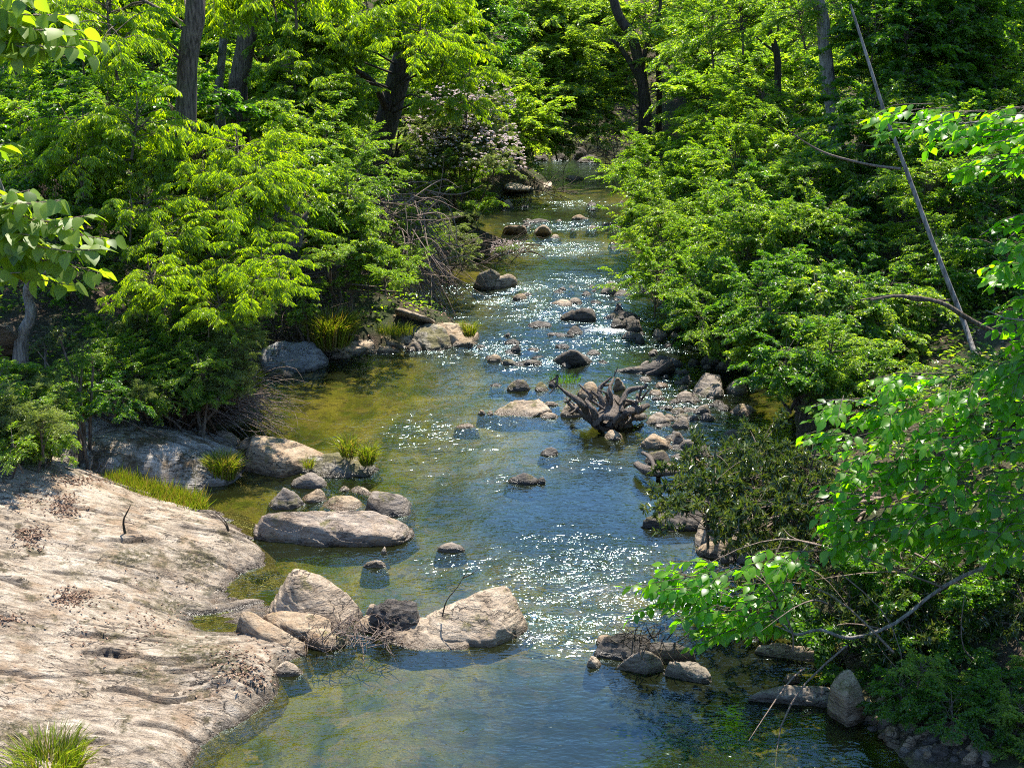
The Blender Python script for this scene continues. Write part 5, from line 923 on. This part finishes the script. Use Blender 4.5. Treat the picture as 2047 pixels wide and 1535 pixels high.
for q in (up(8.2, 10.4, 9.6, .8), up(7.8, 9.2, 9.2, .8)): add_bough(dg, 'U0', q[0], q[1], 'crown')
# ---- rhododendron on the near right bank
shrub('rhododendron with dark leathery leaves over the right water edge', RH, spread(1400, 1640, 900, 1060, 13.6, 15.6, 8, .62, 60) + spread(1500, 1700, 1050, 1180, 13, 13.6, 4, .5, 61), mat=M_TWIG, basept=(4.6, 15.0, 0), rs=.022)
shrub('deeply shaded rhododendron above the pebble bank in the lower right', ['R1', 'K0', 'R0'], spread(1680, 2080, 1090, 1330, 11.4, 13.2, 14, .5, 62), mat=M_TWIG, rs=.02)
shrub('green leafy plants creeping down the pebble bank', ['K1', 'S1'], spread(1780, 2080, 1310, 1450, 10.6, 11.5, 16, .32, 63), rs=.012)
shrub('sunlit yellow green sprig in the lower right corner', ['S0', 'S1'], [(2030, 1470, 10.3, .22), (2000, 1500, 10.2, .18), (2050, 1520, 10.1, .22)], rs=.01)
# ---- grass
def tuft(label, px, py, z, n, h, rad, seed, W=.008, lean=.35, name='grass_tuft', ell=None, mat=None):
    r = np.random.default_rng(seed); c = G(px, py, z); a = r.random(n) * 6.28; rr = np.sqrt(r.random(n)) * rad
    P = np.c_[c[0] + np.cos(a) * rr * (ell or 1), c[1] + np.sin(a) * rr, np.full(n, z - .02)]
    D = np.c_[np.cos(a) * lean * r.random(n), np.sin(a) * lean * r.random(n), np.ones(n)] + r.normal(size=(n, 3)) * .12
    fo = Fol(); Nn = r.normal(size=(n, 3)) + np.array([0, -.6, .3]); hh = h * r.uniform(.5, 1.1, n); fo.leaves(P, D, Nn, hh, W * np.ones(n), r.random(n), .2, .4)
    fo.leaves(P + unit(D) * (hh * .8)[:, None], D + np.c_[np.cos(a), np.sin(a), -.9 * np.ones(n)] * .5, Nn, hh * .45, W * .7, r.random(n), .2, .3)
    off = np.array([c[0], c[1], z]); return put_at(name, fo.mesh(name, mat or M_G, off), off, label, 'grass')
tuft('bright yellow green grass tuft at the end of the mossy bedrock slab', 447, 955, .04, 700, .36, .17, 1)
tuft('long grass clump at the bottom left corner', 100, 1545, .28, 480, .33, .24, 2, lean=.9)
tuft('tall grass clump on the left bank behind the flat tan shelf', 662, 690, .30, 1400, .62, .36, 3)
tuft('upright grass tuft on the right of the mossy lump', 735, 930, .14, 200, .34, .08, 4)
tuft('thin pale grass tuft on the left of the mossy lump', 698, 915, .20, 140, .36, .09, 5)
tuft('small grass tuft at the foot of the angular tan block', 617, 935, .12, 70, .2, .06, 6)
tuft('green grass growing behind the root stump', 1130, 762, .05, 130, .17, .26, 7, mat=M_K)
tuft('grass tuft on the tip ledge of the left point', 938, 672, .2, 220, .3, .1, 8)
tuft('short grass on the craggy outcrop of the left point', 790, 668, .28, 260, .22, .2, 9, ell=1.8)
tuft('green weeds at the left bank below the willow shrub', 470, 780, .35, 700, .35, .4, 10)
# strip of grass between the slabs
r = np.random.default_rng(4); fo = Fol(); n = 5200; u = r.random(n); base_ = np.array([G(215, 968, .30), G(270, 985, .2), G(340, 1003, .08), G(392, 1018, .0)]); k = u * 2.999; i = k.astype(int); f_ = (k - i)[:, None]
P = base_[i] * (1 - f_) + base_[i + 1] * f_ + np.c_[r.normal(size=n) * .07, r.normal(size=n) * .13, np.full(n, -.05)]
D = np.c_[r.normal(size=n) * .3 + .12, r.normal(size=n) * .3 - .15, np.ones(n)]; fo.leaves(P, D, r.normal(size=(n, 3)) + np.array([0, -.5, .5]), r.uniform(.12, .30, n), .008, r.random(n), .2, .4)
off = base_.mean(0); put_at('grass_strip', fo.mesh('grass_strip', M_G, off), off, 'strip of lush bright green grass in the cleft between the two bedrock slabs', 'grass', None, 'stuff')
# dead leaves on the slab and low herbs on the banks
r = np.random.default_rng(6); fo = Fol(); pts = []
for (x, y, rx, ry, n) in [(130, 1010, 30, 20, 420), (60, 1070, 30, 22, 360), (140, 1195, 40, 16, 300), (20, 1235, 25, 8, 120), (60, 990, 60, 30, 160), (230, 960, 50, 14, 200), (480, 1340, 70, 60, 420), (280, 1250, 150, 80, 220), (160, 960, 60, 10, 220)]:
    a = r.normal(size=(n, 2)) * .55; pts.append(np.c_[x + a[:, 0] * rx, y + a[:, 1] * ry])
pts = np.vstack(pts); W3 = np.array([G(a, b, .4) for a, b in pts]); xi = np.clip(((W3[:, 0] + 9) / .02).astype(int), 0, S1Z.shape[1] - 1); yi = np.clip(((W3[:, 1] - 8) / .02).astype(int), 0, S1Z.shape[0] - 1); z_ = S1Z[yi, xi]
for _ in range(3):
    W3 = np.array([G(a, b, zz) for (a, b), zz in zip(pts, z_)]); xi = np.clip(((W3[:, 0] + 9) / .02).astype(int), 0, S1Z.shape[1] - 1); yi = np.clip(((W3[:, 1] - 8) / .02).astype(int), 0, S1Z.shape[0] - 1); z_ = S1Z[yi, xi]
W3[:, 2] = z_ + .006; n = len(W3); W3 = W3[z_ > .03]; n = len(W3); D = np.c_[r.normal(size=(n, 2)), r.normal(size=n) * .25]
fo.leaves(W3, D, np.array([0, 0, 1]) + r.normal(size=(n, 3)) * .35, r.uniform(.03, .06, n), .022, r.random(n)); put_at('leaf_litter', fo.mesh('leaf_litter', M_LIT), (0, 0, 0), 'drifts of dry brown leaves on the pale bedrock slab', 'leaves', None, 'stuff')
n = 130000; x = r.uniform(-13, 14, n); y = 12 + 45 * r.random(n) ** 1.3; s_ = sdist(x, y); z_ = ground_z(x, y, s_); ok = (s_ > .35) & (fbm(p3(x * .6, y * .6, 2), 3) > -.25); x, y, z_ = x[ok], y[ok], z_[ok]; n = len(x)
fo = Fol(); a = r.random(n) * 6.28; fo.leaves(np.c_[x, y, z_ + r.random(n) * .25], np.c_[np.cos(a), np.sin(a), r.normal(size=n) * .3 + .2], np.array([0, 0, 1]) + r.normal(size=(n, 3)) * .4, r.uniform(.07, .13, n), .05, r.random(n))
put_at('undergrowth', fo.mesh('undergrowth', M_A), (0, 0, 0), 'low green herbs covering the forest floor of both banks', 'undergrowth', None, 'stuff')
n = 30000; x = r.uniform(-12, 13, n); y = 12 + 40 * r.random(n) ** 1.3; s_ = sdist(x, y); z_ = ground_z(x, y, s_); ok = (s_ > .15); x, y, z_ = x[ok], y[ok], z_[ok]; n = len(x); fo = Fol(); a = r.random(n) * 6.28
fo.leaves(np.c_[x, y, z_ + .015], np.c_[np.cos(a), np.sin(a), r.normal(size=n) * .25], np.array([0, 0, 1]) + r.normal(size=(n, 3)) * .4, r.uniform(.06, .11, n), .045, r.random(n)); put_at('fallen_leaves', fo.mesh('fallen_leaves', M_LIT), (0, 0, 0), 'brown fallen leaves scattered over the soil of both banks', 'leaves', None, 'stuff')
# sandbar
m_sand, t = nodes('sand'); p = wpos(t); finish(m_sand, t, ramp(t, noise(t, p, 30, 4, .7), [(.35, (.26, .20, .14)), (.65, (.48, .40, .31))]), .9, bump(t, noise(t, p, 40, 4), .02))
V, f = rock_geo([G(x, y, z) for x, y, z in [(1000, 362, .3), (1060, 352, .34), (1110, 362, .12), (1108, 378, .0), (1000, 388, .0), (1010, 378, .3), (1080, 384, 0), (1000, 362, -.4), (1110, 362, -.4), (1108, 378, -.4), (1000, 388, -.4)]], 5, 8, .02, 0, 3.0)
off = np.array([V[:, 0].mean(), V[:, 1].mean(), 0]); o = bpy.data.objects.new('sandbar', mesh('sandbar', V - off, f, m_sand)); o.location = Vector([float(a) for a in off]); put(o, None, 'pale sandbar at the far left bend of the creek', None, None, 'structure')
